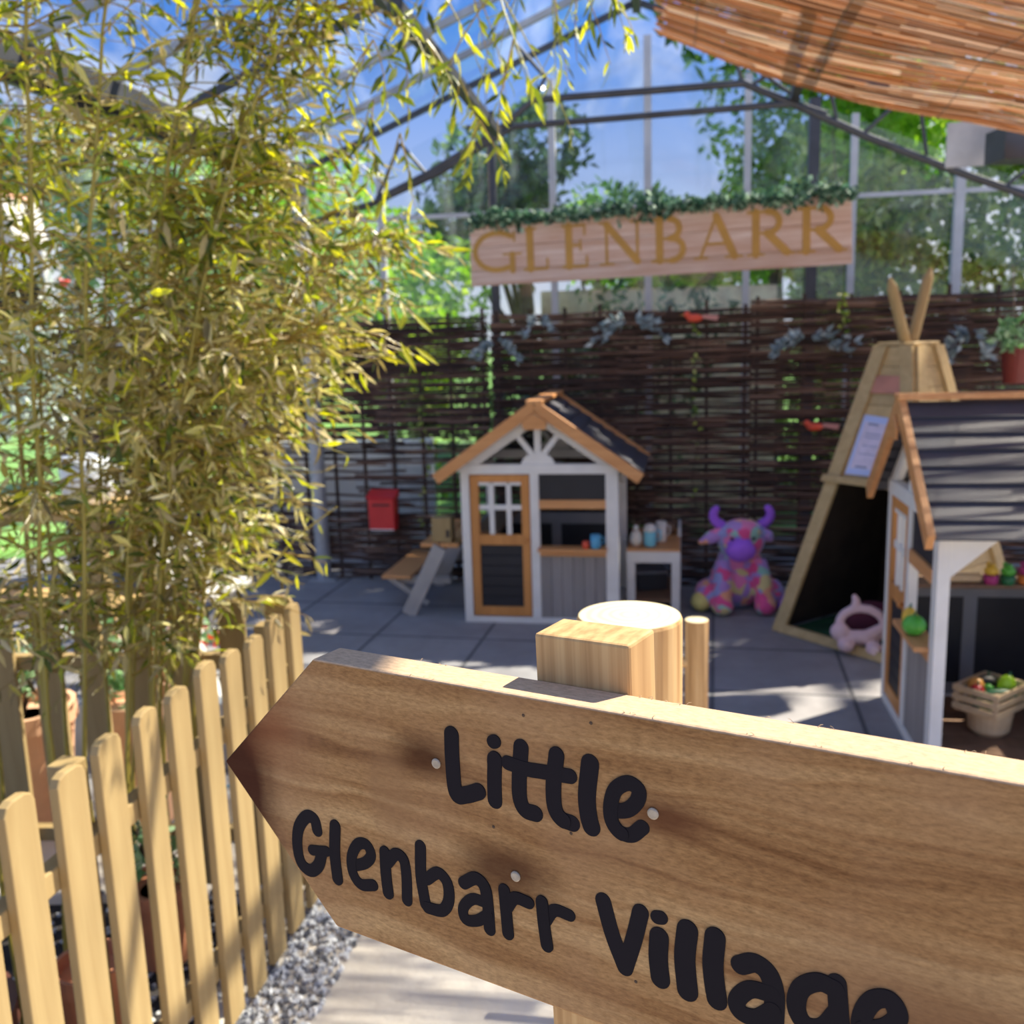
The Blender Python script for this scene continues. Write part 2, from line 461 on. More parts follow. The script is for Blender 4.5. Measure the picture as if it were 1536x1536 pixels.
# ---- reed screen hung under the right roof slope
def reed_mat():
    mt, t, b = new_mat('reeds')
    geo = t.nodes.new('ShaderNodeNewGeometry')
    r = rampnode(t, [(0, (.20, .08, .03)), (.25, (.50, .22, .075)), (.6, (.68, .36, .15)), (.85, (.80, .55, .34)), (1, (.92, .80, .66))])
    lk(t, geo.outputs['Random Per Island'], r.inputs[0]); lk(t, r.outputs[0], b.inputs['Base Color'])
    b.inputs['Roughness'].default_value = .6
    tr = t.nodes.new('ShaderNodeBsdfTranslucent'); lk(t, r.outputs[0], tr.inputs[0])
    mx = t.nodes.new('ShaderNodeMixShader'); mx.inputs[0].default_value = .45
    lk(t, b.outputs[0], mx.inputs[1]); lk(t, tr.outputs[0], mx.inputs[2]); lk(t, mx.outputs[0], t.nodes['Material Output'].inputs['Surface'])
    return mt
M_reed = reed_mat()
RA = at(998, 52, 5.2); RB = at(1536, 190, 4.72)
rdir = (RB - RA).normalized()
def reedpt(s, q):
    """s along the reeds to the right, q along the mat towards the camera"""
    sag = .06 * math.sin(min(1, max(0, s / 1.6)) * PI) * (1 - min(1, q / 1.5)) + .03 * math.sin(q * 5 + s)
    return RA + rdir * s - AX * q - Vector((0, 0, sag)) + Vector((0, 0, .02 * q))
rs = tag(thing('reed_screen', 'orange backlit reed screen hanging under the roof', 'reed screen', RA))
rr = random.Random(3)
mb = MB()
q = 0.0
while q < 2.55:
    for lay in range(1):
        off = rr.uniform(-.05, .03) + max(0, (q - 1.25) * 1.7); rad = rr.uniform(.0024, .0044)
        zz = rr.uniform(-.006, .006)
        cuts = sorted([off] + [v_ for v_ in (rr.uniform(.3, .7), rr.uniform(.9, 1.3), rr.uniform(1.5, 1.9), rr.uniform(2.1, 2.7)) if v_ > off + .1] + [3.6])
        for a, b in zip(cuts[:-1], cuts[1:]):
            if rr.random() < .08: continue
            n = max(2, int((b - a) / .25)); j = rr.uniform(-.003, .003)
            mb.tube([reedpt(a + (b - a) * i / n - .01, q + j + .004 * math.sin(i * 1.3 + q * 40)) + Vector((0, 0, zz + j)) for i in range(n + 1)], rad, 5)
    q += rr.uniform(.0050, .0088)
mb.build('reeds', M_reed, rs, world=True)
M_wire = plain('wire', (.25, .2, .15), .5, metal=.3)
for s in (.15, .75, 1.35, 1.95, 2.55):
    mb = MB(); mb.tube([reedpt(s, i * .1) - Vector((0, 0, .009)) for i in range(int(min(25, 12.5 + s / .17)))], .0022, 5)
    mb.build('binding_wire', M_wire, rs, world=True)
hp = at(1478, 212, 5.0)
tag(MB().box(-.16, .16, -.01, .01, -.12, .10, Matrix.Translation(at(1470, 212, 5.2)) @ Matrix.Rotation(R(-14), 4, 'Z')).build('trim_2', plain('white_sheet', (.55, .53, .52), .5)),
    'pale sheet panel under the roof at the upper right', 'panel', kind='structure')
tag(MB().box(-.25, .25, -.1, .1, -.08, .07, Matrix.Translation(at(1570, 215, 4.9))).build('trim_3', M_steel), 'dark gutter box under the reed screen', 'gutter', kind='structure')

# =================================================================== WOVEN HURDLES
def hurdle_mat():
    mt, t, b = new_mat('willow_rods')
    geo = t.nodes.new('ShaderNodeNewGeometry')
    r = rampnode(t, [(0, (.030, .017, .012)), (.5, (.075, .038, .026)), (.85, (.14, .075, .050)), (1, (.26, .16, .11))])
    lk(t, geo.outputs['Random Per Island'], r.inputs[0]); lk(t, r.outputs[0], b.inputs['Base Color'])
    b.inputs['Roughness'].default_value = .55
    return mt
M_rod = hurdle_mat()
M_stake = plain('stake_bark', (.055, .032, .022), .8, .3)
hrnd = random.Random(11)
HY = lambda X: 6.12 - .216 * X
def hurdle(X0, X1, label, gap, hgt):
    Y0, Y1 = HY(X0), HY(X1)
    o = thing('woven_hurdle', label, 'woven fence panel', ((X0 + X1) / 2, (Y0 + Y1) / 2, 0), math.atan2(Y1 - Y0, X1 - X0), 'willow hurdles along the back')
    L = math.hypot(X1 - X0, Y1 - Y0); n = 8
    xs = [-L / 2 + .04 + (L - .08) * i / (n - 1) for i in range(n)]
    for x_ in xs:
        MB().tube([(x_, 0, 0), (x_ + hrnd.uniform(-.01, .01), 0, hgt + hrnd.uniform(.0, .06))], .012, 6).build('stake', M_stake, o)
    mb = MB(); z = .02; row = 0
    while z < hgt:
        row += 1
        g = gap(z)
        for half in range(2):
            a = -L / 2 if half == 0 else hrnd.uniform(-.25, .0)
            b = hrnd.uniform(.02, .3) if half == 0 else L / 2
            if hrnd.random() < g: continue
            N = max(4, int((b - a) / .085))
            ph = (row % 2) * PI; dz = hrnd.uniform(-.006, .006); tl = hrnd.uniform(-.012, .012); r0 = hrnd.uniform(.0065, .0100)
            pts = []
            for i in range(N + 1):
                x_ = a + (b - a) * i / N
                w = (x_ - xs[0]) / (xs[1] - xs[0]) * PI
                pts.append((x_, .017 * math.sin(w + ph + PI / 2) * 1.0, z + dz + tl * (x_ / L) + .004 * math.sin(x_ * 9 + row)))
            mb.tube(pts, r0, 5)
        z += hrnd.uniform(.0105, .0150)
    mb.build('weave', M_rod, o)
    return o
def gapL(z): return .04 if z > 1.40 else (.14 if z > 1.02 else (.55 if .46 < z < .98 else .03))
hurdle(-3.2, -1.62, 'dark woven willow hurdle hidden behind the bamboo', lambda z: .04, 1.70)
hurdle(-1.60, -.12, 'woven willow hurdle with bright gaps behind the red box', gapL, 1.70)
hurdle(-.10, 1.45, 'woven willow hurdle behind the white playhouse', lambda z: .04 if z > .9 else .01, 1.71)
hurdle(1.44, 3.3, 'dark woven willow hurdle behind the wooden teepee', lambda z: .02, 1.74)

# =================================================================== OUTSIDE: trees, hedge, walls
M_tree1 = leafmat('leaf_green', [(0, (.06, .16, .02)), (.5, (.20, .38, .05)), (1, (.50, .62, .12))])
M_tree2 = leafmat('leaf_bright', [(0, (.12, .30, .03)), (.5, (.28, .50, .06)), (1, (.50, .66, .14))])
M_tree3 = leafmat('leaf_dark', [(0, (.03, .07, .02)), (.5, (.09, .18, .04)), (1, (.28, .40, .14))], trans=.3, rough=.3)
M_trunk = plain('bark', (.12, .085, .06), .9, .3)
trnd = random.Random(21)
def tree(name, label, cat, base, h, crown, cz, n, size, mt, group=None, trunk=True, lumps=9):
    o = thing(name, label, cat, base, trnd.uniform(0, 6), group)
    mb = MB()
    cs = [Vector((trnd.uniform(-.6, .6) * crown[0], trnd.uniform(-.6, .6) * crown[1], cz + trnd.uniform(-.65, .65) * crown[2])) for _ in range(lumps)]
    for i in range(n):
        c = cs[i % lumps]; d = rvec(trnd); rr_ = trnd.uniform(.35, 1) ** .6 * .52
        p = c + Vector((d.x * crown[0], d.y * crown[1], d.z * crown[2])) * rr_
        if p.z < .03: p.z = .03 + trnd.uniform(0, .1)
        mb.quadleaf(p, rvec(trnd), rvec(trnd), size * trnd.uniform(.6, 1.3), size * trnd.uniform(.4, .7))
    mb.build('foliage', mt, o)
    if trunk:
        tb = MB(); tb.tube([(0, 0, 0), (.05, 0, cz * .5), (0, .05, cz)], [h * .03, h * .022, h * .012], 8)
        for c in cs[:5]: tb.tube([(0, 0, cz * .45), c * .8], [h * .012, h * .005], 6)
        tb.build('trunk', M_trunk, o)
    return o
def gp(px, Y): 
    p = at(px, 500, Y); return (p.x, Y, -.05)
tree('leafy_tree', 'dark green tree beyond the glazing left of the name board', 'tree', gp(790, 12), 5, (1.2, 1.0, 1.0), 3.1, 3600, .16, M_tree3, 'trees beyond the greenhouse')
tree('leafy_tree', 'bright green tree seen above the middle of the name board', 'tree', gp(1010, 13), 4, (1.3, 1, .8), 2.7, 2400, .16, M_tree1, 'trees beyond the greenhouse')
tree('leafy_tree', 'tall thin tree behind the level steel ties', 'tree', gp(1160, 14), 6, (1.1, 1, 1.3), 3.6, 1800, .16, M_tree1, 'trees beyond the greenhouse')
tree('leafy_bush', 'sunlit bright green bush left of the name board', 'bush', gp(620, 9.5), 3, (1.1, .7, .9), 1.9, 2600, .12, M_tree2, 'trees beyond the greenhouse')
tree('leafy_tree', 'green tree filling the glazing behind the bamboo', 'tree', gp(420, 11), 5, (1.6, 1, 1.4), 2.6, 3000, .16, M_tree2, 'trees beyond the greenhouse')
tree('leafy_tree', 'pale green tree at the far left behind the bamboo', 'tree', gp(120, 12), 5, (2.0, 1, 1.4), 2.9, 3000, .18, M_tree1, 'trees beyond the greenhouse')
tree('leafy_tree', 'pale green tree crown between two bars above the name board', 'tree', gp(905, 15), 5, (1.5, .8, .9), 3.0, 2200, .16, M_tree2, 'trees beyond the greenhouse')
tree('leafy_tree', 'green tree seen over the right end of the name board', 'tree', gp(1290, 13), 6, (1.6, 1, 1.8), 3.6, 3600, .17, M_tree2, 'trees beyond the greenhouse')
tree('leafy_bush', 'light green bush right behind the ivy topped name board', 'bush', gp(1160, 9.0), 3, (1.3, .6, .5), 2.35, 1800, .12, M_tree2, 'trees beyond the greenhouse')
tree('low_shrub', 'dark shrub growing behind the middle hurdle', 'shrub', (.55, 7.75, -.05), 1.6, (1.5, .35, 1.1), .95, 3000, .10, M_tree3, 'low shrubs behind the hurdles', trunk=False, lumps=14)
tree('low_shrub', 'dark shrub growing behind the left hurdle', 'shrub', (-.75, 7.9, -.05), 1.6, (.55, .35, 1.0), .95, 1200, .10, M_tree1, 'low shrubs behind the hurdles', trunk=False, lumps=8)
# tall trees to the right that shade the playhouses
tree('broad_tree', 'broad dark tree shading the playhouses from beyond the right wall', 'tree', (6.35, 10.35, -.05), 10, (3.0, 2.6, 2.6), 6.6, 9000, .30, M_tree3, 'tall trees beyond the right wall', lumps=14)
tree('broad_tree', 'tall dark tree behind the hedge outside the right wall', 'tree', (5.0, 14.6, -.05), 10, (2.8, 2.4, 2.6), 7.6, 7000, .30, M_tree3, 'tall trees beyond the right wall', lumps=14)
# hedge seen through the right panes
hd = thing('tall_hedge', 'tall glossy dark hedge seen through the right panes', 'hedge', (3.9, 8.3, -.05), R(-9))
mb = MB()
for i in range(15000):
    x_ = trnd.uniform(-1.45, 2.0); zt = 3.2 + .35 * math.sin(x_ * 2.3) + .2 * math.sin(x_ * 7); z_ = trnd.uniform(.1, zt)
    p = Vector((x_, trnd.uniform(-.28, .28) + .08 * math.sin(x_ * 5 + z_ * 4), z_))
    mb.quadleaf(p, rvec(trnd), rvec(trnd), trnd.uniform(.08, .15), trnd.uniform(.05, .08))
mb.build('foliage', leafmat('hedge_leaf', [(0, (.07, .16, .03)), (.5, (.27, .42, .08)), (.85, (.60, .68, .15)), (1, (.85, .88, .50))], trans=.45, rough=.25), hd)
mb = MB()
for i in range(7): mb.tube([(-1.2 + i * .6, 0, 0), (-1.1 + i * .6, .05, 2.6)], [.04, .015], 6)
mb.build('stems', M_trunk, hd)
tag(MB().box(-1.6, .35, 0, .25, 0, 1.98, Matrix.Translation((1.9, 8.2, -.05))).build('garden_wall', plain('sand_stone', (.92, .66, .36), .9, .25, 6, bump=.5)),
    'sunlit sandy stone wall glimpsed under the name board', 'wall', kind='structure')
tag(MB().box(-.75, .70, 0, .22, 0, .86, Matrix.Translation((-1.30, 7.42, -.05))).build('white_block', plain('white_render', (.9, .9, .9), .5, .03), bevel=.02),
    'low bright white block glimpsed through the gaps by the red box', 'block')
# =================================================================== NAME BOARD
NB0 = Vector((-.21, 6.02, 2.07)); NB1 = Vector((1.905, 5.46, 2.105))
nd = NB1 - NB0
nb = thing('name_board', 'long pale plank board lettered GLENBARR hanging above the hurdles', 'sign', (NB0 + NB1) / 2, (0, -math.asin(nd.z / nd.length), math.atan2(nd.y, nd.x)))
NL = nd.length; NH = .375
mb_mat = wood('bleached_plank', (.84, .66, .57), (.58, .33, .22), 'X', stretch=22, rough=.8)
mb = MB()
for k, (a, b) in enumerate(((-.5, -.26), (-.255, .10), (.105, .5))):
    mb.box(-NL / 2 + .004 * k, NL / 2 - .003 * k, 0, .022, a * NH, b * NH)
mb.build('plank_panel', mb_mat, nb, bevel=.002)
MB().box(-NL * .32, -NL * .29, .022, .045, -.17, .22).build('batten', M_pine, nb)
MB().box(NL * .29, NL * .32, .022, .045, -.17, .22).build('batten', M_pine, nb)
def arc(cx, cy, rx, ry, a0, a1, n=10): return [(cx + rx * math.cos(R(a0 + (a1 - a0) * i / n)), cy + ry * math.sin(R(a0 + (a1 - a0) * i / n))) for i in range(n + 1)]
TH, TN, SR = .15, .055, .04
GL = {
 'G': [(arc(.42, .5, .36, .44, 50, 300, 16), TN + .05), ([(.66, .02), (.66, .42)], TH * .8), ([(.52, .42), (.80, .42)], SR), ([(.70, .72), (.70, .95)], SR)],
 'L': [([(.25, .03), (.25, .97)], TH), ([(.08, .97), (.42, .97)], SR), ([(.08, .03), (.70, .03)], TN), ([(.72, .03), (.72, .26)], SR)],
 'E': [([(.22, .03), (.22, .97)], TH), ([(.06, .97), (.66, .97)], TN), ([(.66, .97), (.66, .76)], SR), ([(.22, .52), (.54, .52)], TN), ([(.54, .40), (.54, .64)], SR), ([(.06, .03), (.70, .03)], TN), ([(.71, .03), (.71, .26)], SR)],
 'N': [([(.16, .03), (.16, .97)], TN), ([(.16, .94), (.80, .06)], TH * .95), ([(.80, .03), (.80, .97)], TN), ([(.02, .03), (.30, .03)], SR), ([(.02, .97), (.20, .97)], SR), ([(.66, .97), (.94, .97)], SR)],
 'B': [([(.22, .03), (.22, .97)], TH), ([(.06, .97), (.45, .97)], TN), ([(.22, .53), (.48, .53)], TN), ([(.06, .03), (.5, .03)], TN), (arc(.44, .75, .22, .22, 90, -90), TH * .8), (arc(.48, .28, .26, .25, 90, -90), TH * .8)],
 'A': [([(.12, .04), (.44, .96)], TN), ([(.44, .96), (.80, .04)], TH), ([(.26, .34), (.66, .34)], TN), ([(.0, .03), (.26, .03)], SR), ([(.62, .03), (.96, .03)], SR)],
 'R': [([(.20, .03), (.20, .97)], TH), ([(.04, .97), (.42, .97)], TN), ([(.20, .50), (.44, .50)], TN), (arc(.42, .735, .24, .235, 90, -90), TH * .8), ([(.42, .5), (.82, .05)], TH), ([(.04, .03), (.36, .03)], SR), ([(.74, .03), (.96, .03)], SR)]}
SEG = [0]
def stroke(mb, pts, w, f, t0, t1, rnd_end=True, n=10):
    w = w / 2
    for a, b in zip(pts[:-1], pts[1:]):
        a = Vector(a); b = Vector(b); d = b - a
        if d.length < 1e-6: continue
        d.normalize()
        poly = []
        base = math.atan2(d.y, d.x)
        for k in range(n + 1):
            an = base - PI / 2 + PI * k / n; poly.append((b.x + w * math.cos(an), b.y + w * math.sin(an)))
        for k in range(n + 1):
            an = base + PI / 2 + PI * k / n; poly.append((a.x + w * math.cos(an), a.y + w * math.sin(an)))
        SEG[0] += 1
        mb.prism(poly, f, t0 - 8e-6 * (SEG[0] % 60), t1)
M_gold = plain('ochre_paint', (.55, .29, .06), .6, .08)
for ch, t0, t1 in zip('GLENBARR', (700, 775, 835, 892, 968, 1035, 1112, 1187), (788, 826, 886, 960, 1032, 1106, 1184, 1262)):
    def U(px):
        t = (px - 697) / 575; return ((t / 5.5) / ((1 - t) / 6.05 + t / 5.5) - .5) * NL
    u0, u1 = U(t0), U(t1); hh = .245; z0 = -.115
    mb = MB()
    for i, (pts, w) in enumerate(GL[ch]):
        stroke(mb, [(u0 + x_ * (u1 - u0) * 1.06, z0 + y_ * hh) for x_, y_ in pts], w * hh * 1.15, lambda a, b, t: Vector((a, t, b)), -.0035 - .0003 * i, .0, n=3)
    mb.build('letter', M_gold, nb)
ivy = thing('ivy_garland', 'trailing ivy garland along the top of the name board', 'garland', NB0 + Vector((0, 0, .19)))
M_ivy = leafmat('ivy', [(0, (.025, .07, .04)), (.5, (.08, .18, .11)), (.8, (.28, .45, .30)), (1, (.6, .75, .55))], trans=.2)
mb = MB(); ir = random.Random(5)
zd = Vector((0, 0, 1))
for i in range(1500):
    s = ir.random(); env = .75 + .5 * math.sin(s * 23) * math.sin(s * 9)
    p = NB0.lerp(NB1, s) + Vector((0, -.02, .19)) + Vector((0, ir.gauss(0, .02), ir.gauss(.015, .028) * env - .012))
    mb.quadleaf(p, rvec(ir), rvec(ir), ir.uniform(.03, .06), ir.uniform(.025, .045))
mb.build('leaves', M_ivy, ivy, world=True)
mb = MB(); mb.tube([NB0.lerp(NB1, i / 20) + Vector((0, -.01, .19 + .012 * math.sin(i * 1.7))) for i in range(21)], .004, 5)
mb.build('vine_stem', M_stake, ivy, world=True)
for s, L in ((.47, .0), (.86, 0)):
    p = NB0.lerp(NB1, s)
for s in (.06, .97):
    p = NB0.lerp(NB1, s) + Vector((0, .03, 0))
    hr = MB(); hr.tube([p + Vector((0, 0, .1)), p + Vector((0, .15, 1.0 if s < .5 else .55))], .003, 5)
    hr.build('hanging_wire', M_wire, nb, world=True)
# ---- eucalyptus sprays and creepers on the hurdles
M_euc = leafmat('silver_leaf', [(0, (.14, .20, .22)), (.5, (.32, .40, .43)), (1, (.62, .70, .72))], trans=.2, rough=.6)
M_vine = leafmat('vine_leaf', [(0, (.10, .22, .03)), (.6, (.40, .50, .08)), (1, (.75, .75, .25))], trans=.4)
def spray(px, py, w, h, label, n=90):
    X = at(px, py, 6).x; Y = HY(X) - .09
    c = at(px, py, Y)
    o = thing('eucalyptus_spray', label, 'eucalyptus spray', c, 0, 'silver eucalyptus sprays pinned to the hurdles')
    mb = MB(); st = MB()
    for k in range(7):
        a = ir.uniform(-.5, .5) + (0 if k % 2 else PI); L = w * ir.uniform(.5, 1)
        d = Vector((math.cos(a), -.15, math.sin(a) * .5)).normalized()
        pts = [Vector((0, 0, 0)) + d * (L * t / 5) + Vector((0, 0, -h * .9 * (t / 5) ** 2 * ir.uniform(.5, 1))) + Vector((0, 0, h * .3)) for t in range(6)]
        st.tube(pts, .0025, 5)
        for j in range(n // 7):
            t = ir.uniform(.5, 5); i0 = min(4, int(t)); p = pts[i0].lerp(pts[i0 + 1], t - i0)
            mb.quadleaf(p, (d + rvec(ir) * .9), rvec(ir), ir.uniform(.04, .075), ir.uniform(.02, .034))
    mb.build('leaves', M_euc, o); st.build('stems', M_stake, o)
spray(745, 525, .16, .16, 'silver eucalyptus spray on the hurdle at the left of the row')
spray(808, 488, .10, .14, 'small silver eucalyptus spray under the left half of the name board', 50)
spray(945, 490, .24, .14, 'wide silver eucalyptus spray under the middle of the name board', 130)
spray(1212, 515, .30, .17, 'widest silver eucalyptus spray between the name board and the teepee', 150)
spray(1455, 515, .16, .24, 'silver eucalyptus spray right of the teepee poles', 110)
def creeper(px, y0, y1, label):
    X = at(px, y0, 6).x; Y = HY(X) - .06
    a = at(px, y0, Y); b = at(px + 4, y1, Y)
    o = thing('climbing_creeper', label, 'creeper', b, 0, 'thin creepers hanging on the hurdles')
    mb = MB(); st = MB(); N = 14
    pts = [a.lerp(b, i / N) + Vector((.02 * math.sin(i * .9), 0, 0)) for i in range(N + 1)]
    st.tube(pts, .003, 5)
    for i in range(26):
        t = ir.uniform(0, N - .01); p = pts[int(t)].lerp(pts[int(t) + 1], t % 1)
        mb.quadleaf(p, Vector((ir.uniform(-1, 1), -.4, ir.uniform(-1, .3))), rvec(ir), ir.uniform(.03, .05), ir.uniform(.02, .032))
    mb.build('leaves', M_vine, o, world=True); st.build('stem', M_stake, o, world=True)
creeper(634, 520, 790, 'yellow green creeper hanging right of the red box')
creeper(1040, 470, 760, 'yellow green creeper hanging above the cow toy')
creeper(1262, 440, 500, 'short creeper hanging below the right end of the name board')
M_red = plain('red_paint', (.75, .09, .04), .45, .1)
M_pinkish = plain('dusky_pink', (.55, .25, .22), .5, .1)
def bird(px, py, label, rot):
    X = at(px, py, 6).x; Y = HY(X) - .07
    o = thing('bird_ornament', label, 'bird ornament', at(px, py, Y), rot, 'red bird ornaments on the hurdles')
    mb = MB(); mb.ball((0, 0, 0), (.05, .022, .025)); mb.ball((-.045, 0, .022), .02)
    blob('body', M_red, o, mb, .005, 3)
    mb = MB(); mb.prism([(0, 0), (.10, -.02), (.11, .012), (.02, .02)], lambda a, b, t: Vector((a + .03, t, b)), -.006, .006); mb.build('tail', M_pinkish, o, bevel=.002)
    mb = MB(); mb.tube([(-.06, 0, .022), (-.085, 0, .018)], [.006, .001], 6); mb.build('beak', M_gold, o)
bird(1042, 477, 'red bird ornament on the hurdle below the letter B', R(-8))
bird(1222, 640, 'red bird ornament on the hurdle left of the teepee', R(-8))
bird(98, 425, 'orange red bird ornament behind the bamboo at the left', R(-8))

# ---- red box hung on the hurdle
X = at(575, 765, 6.1).x; Yb = HY(X) - .10
c = at(575, 765, Yb)
rb = thing('letter_box', 'red letter box hanging on the woven hurdle', 'letter box', c - Vector((0, 0, .13)), R(-12))
M_redbox = plain('red_enamel', (.70, .025, .03), .35, .08)
MB().box(-.088, .088, -.045, .045, 0, .215).build('body', M_redbox, rb, bevel=.008)
mb = MB(); mb.prism([(-.05, .21), (-.058, .222), (.05, .262), (.05, .21)], lambda a, b, t: Vector((t, a, b)), -.098, .098); mb.build('lid', M_redbox, rb, bevel=.004)
MB().box(-.06, .06, -.049, -.044, .165, .175).build('slot', M_black, rb)
MB().box(-.08, .08, -.048, -.044, .004, .012).build('rim', M_white, rb)

# =================================================================== PLAYHOUSES
def playhouse(label, loc, yaw, sx, sz):
    o = thing('playhouse', label, 'playhouse', (loc[0], loc[1], 0), yaw, 'wooden playhouses')
    D = .74; Wd = .88
    def S(mb):
        mb.v = [Vector((p.x * sx, p.y * sx, p.z * sz)) for p in mb.v]; return mb
    def B(name, mt, *boxes, bevel=.003, parent=None):
        mb = MB()
        for b in boxes: mb.box(*b)
        return S(mb).build(name, mt, parent or o, bevel=bevel)
    # plinth and floor
    B('plinth', M_white, (0, Wd, 0, .045, 0, .035), (0, Wd, D - .045, D, 0, .035), (0, .045, .045, D - .045, 0, .035), (Wd - .045, Wd, .045, D - .045, 0, .035))
    B('floor_boards', M_brown, *[(.045 + .113 * k, .045 + .113 * k + .108, .045, D - .045, .012, .026) for k in range(7)], bevel=0)
    # posts
    for x0, x1, y0, y1 in ((0, .048, 0, .048), (.81, Wd, 0, .048), (0, .048, D - .048, D), (Wd - .048, Wd, D - .048, D)):
        B('post', M_white, (x0, x1, y0, y1, .035, .86))
    B('post', M_white, (.392, .442, 0, .04, .035, .86))
    B('top_beam', M_white, (0, Wd, -.003, .045, .86, .915)); B('top_beam', M_white, (0, Wd, D - .045, D, .86, .915))
    B('top_beam', M_white, (0, .045, .045, D - .045, .83, .875)); B('top_beam', M_white, (Wd - .045, Wd, .045, D - .045, .83, .875))
    # gables: rakes, hub, spokes
    ap = (.44, 1.225); el = (-.02, .90); er = (.90, .90)
    for y0 in (.004, D - .034):
        mb = MB(); fy = lambda a, b, t, y0=y0: Vector((a, y0 + t, b))
        mb.prism([(-.02, .87), (-.02, .90), (.44, 1.225), (.44, 1.145), (.08, .895)], lambda a, b, t: fy(a, b, .03 - t), 0, .03)
        mb.prism([(.90, .87), (.80, .895), (.44, 1.145), (.44, 1.225), (.90, .90)], lambda a, b, t: fy(a, b, .03 - t), 0, .03)
        hub = [(.44 + .095 * math.cos(R(a)), .905 + .075 * math.sin(R(a))) for a in range(0, 181, 18)]
        mb.prism(hub, lambda a, b, t: fy(a, b, .03 - t), 0, .03)
        for a, w in ((90, .036), (128, .030), (52, .030)):
            d = Vector((math.cos(R(a)), math.sin(R(a)))); n_ = Vector((-d.y, d.x)); p0 = Vector((.44, .93)) ; p1 = p0 + d * .20
            mb.prism([tuple(p0 - n_ * w / 2), tuple(p1 - n_ * w / 2), tuple(p1 + n_ * w / 2), tuple(p0 + n_ * w / 2)], lambda a_, b_, t: fy(a_, b_, .028 - t), 0, .026)
        S(mb).build('gable', M_white, o, bevel=.0015)
    # door
    d = B('door', M_orange, (.052, .10, .004, .034, .04, .855), (.342, .388, .004, .034, .04, .855), (.10, .342, .004, .034, .815, .855), (.10, .342, .004, .034, .455, .515), (.10, .342, .004, .034, .04, .095))
    B('panel', M_black, *[(.10, .342, .012, .026, .095 + .06 * k, .095 + .06 * k + .058) for k in range(6)], parent=d)
    B('window_bars', M_white, (.100, .342, .010, .026, .655, .685), (.158, .186, .008, .028, .515, .815), (.256, .284, .008, .028, .515, .815), (.10, .342, .008, .028, .795, .815), parent=d)
    mb = MB(); mb.ball((.365, -.012, .485), .013); mb.tube([(.365, .004, .485), (.365, -.01, .485)], .006); S(mb).build('handle', M_orange, d, smooth=True)
    # serving hatch
    B('chalkboard', M_black, (.442, .81, .01, .026, .715, .86)); B('hatch_rail', M_orange_x, (.442, .81, -.004, .034, .665, .715))
    B('ledge', M_orange_x, (.435, .818, -.055, .045, .43, .448)); B('ledge_rail', M_orange_x, (.442, .81, -.003, .03, .395, .43))
    B('front_panel', M_greyboard, *[(.442 + .0613 * k, .442 + .0613 * k + .0595, .008, .024, .035, .395) for k in range(6)], bevel=.002)
    # left and back lower walls
    def low(name, along, fixed):
        mb = MB(); fr = MB()
        a0, a1 = .045, (D if along == 'y' else Wd) - .045
        def bx(m_, a, b, t0, t1, z0, z1):
            if along == 'y': m_.box(fixed + t0, fixed + t1, a, b, z0, z1)
            else: m_.box(a, b, fixed + t0, fixed + t1, z0, z1)
        bx(fr, a0, a1, .008, .036, .44, .51); bx(fr, a0, a1, .008, .036, .035, .08)
        for k in (0, 1, 2):
            c_ = a0 + (a1 - a0) * k / 2; bx(fr, max(a0, c_ - .03), min(a1, c_ + .03), .009, .035, .08, .44)
        bx(mb, a0, a1, .014, .028, .08, .44)
        S(fr).build('wall_frame', M_greyrail, o, bevel=.002); S(mb).build('wall_panel', M_black, o)
    low('left', 'y', 0); low('back', 'x', D - .045)
    B('shelf', M_brown, (.045, .20, .05, D - .05, .512, .528))
    # brackets under the right beam
    for ys, y0 in ((1, .048), (-1, D - .048)):
        mb = MB(); mb.prism([(y0, .83), (y0, .70), (y0 + ys * .17, .83)][::ys], lambda a, b, t: Vector((Wd - .04 + t, a, b)), 0, .03)
        S(mb).build('bracket', M_white, o, bevel=.002)
    # roof
    apx = Vector((.44, 0, 1.235)); y0, y1 = -.075, D + .075
    for sgn in (-1, 1):
        eave = Vector((.44 + sgn * .555, 0, .845)); mb = MB(); n = 8
        dn = (eave - apx); nn = Vector((-dn.z, 0, dn.x)) * (1 if sgn > 0 else -1); nn.normalize()
        if nn.z < 0: nn = -nn
        for k in range(n):
            a = apx + dn * (k / n); b = apx + dn * ((k + 1.12) / n)
            a1 = a + nn * .004; b1 = b + nn * .013
            vs = []
            for yy in (y0 + .03, y1 - .03):
                for p in (a1, b1, b1 + nn * .009, a1 + nn * .006): vs.append(Vector((p.x, yy, p.z)))
            mb.add(vs, [(0, 1, 2, 3), (7, 6, 5, 4), (0, 4, 5, 1), (1, 5, 6, 2), (2, 6, 7, 3), (3, 7, 4, 0)])
        S(mb).build('roof_slope', M_roof, o)
        for yy in (y0, y1 - .028):
            mb = MB(); mb.beam((apx.x, yy + .014, apx.z + .005), (eave.x + sgn * .01, yy + .014, eave.z - .003), .028, .062, side=(0, 1, 0))
            S(mb).build('barge_board', M_orange_x, o, bevel=.002)
    B('ridge_cap', M_orange_x, (.395, .485, y0 - .004, y1 + .004, 1.252, 1.272))
    mb = MB(); mb.prism([(.37, 1.155), (.38, 1.115), (.50, 1.115), (.51, 1.155), (.44, 1.20)], lambda a, b, t: Vector((a, -.078 - t, b)), 0, .012)
    mb.v = mb.v; S(mb).build('gable_plate', M_orange_x, o, bevel=.002)
    return o
H1L, H1Y, H1S = (-.280, 5.265), R(-10.5), (.985, .98)
H2L, H2Y, H2S = (1.575, 3.975), R(-99.8), (.91, 1.05)
house1 = playhouse('white playhouse facing forward with an orange door', H1L, H1Y, *H1S)
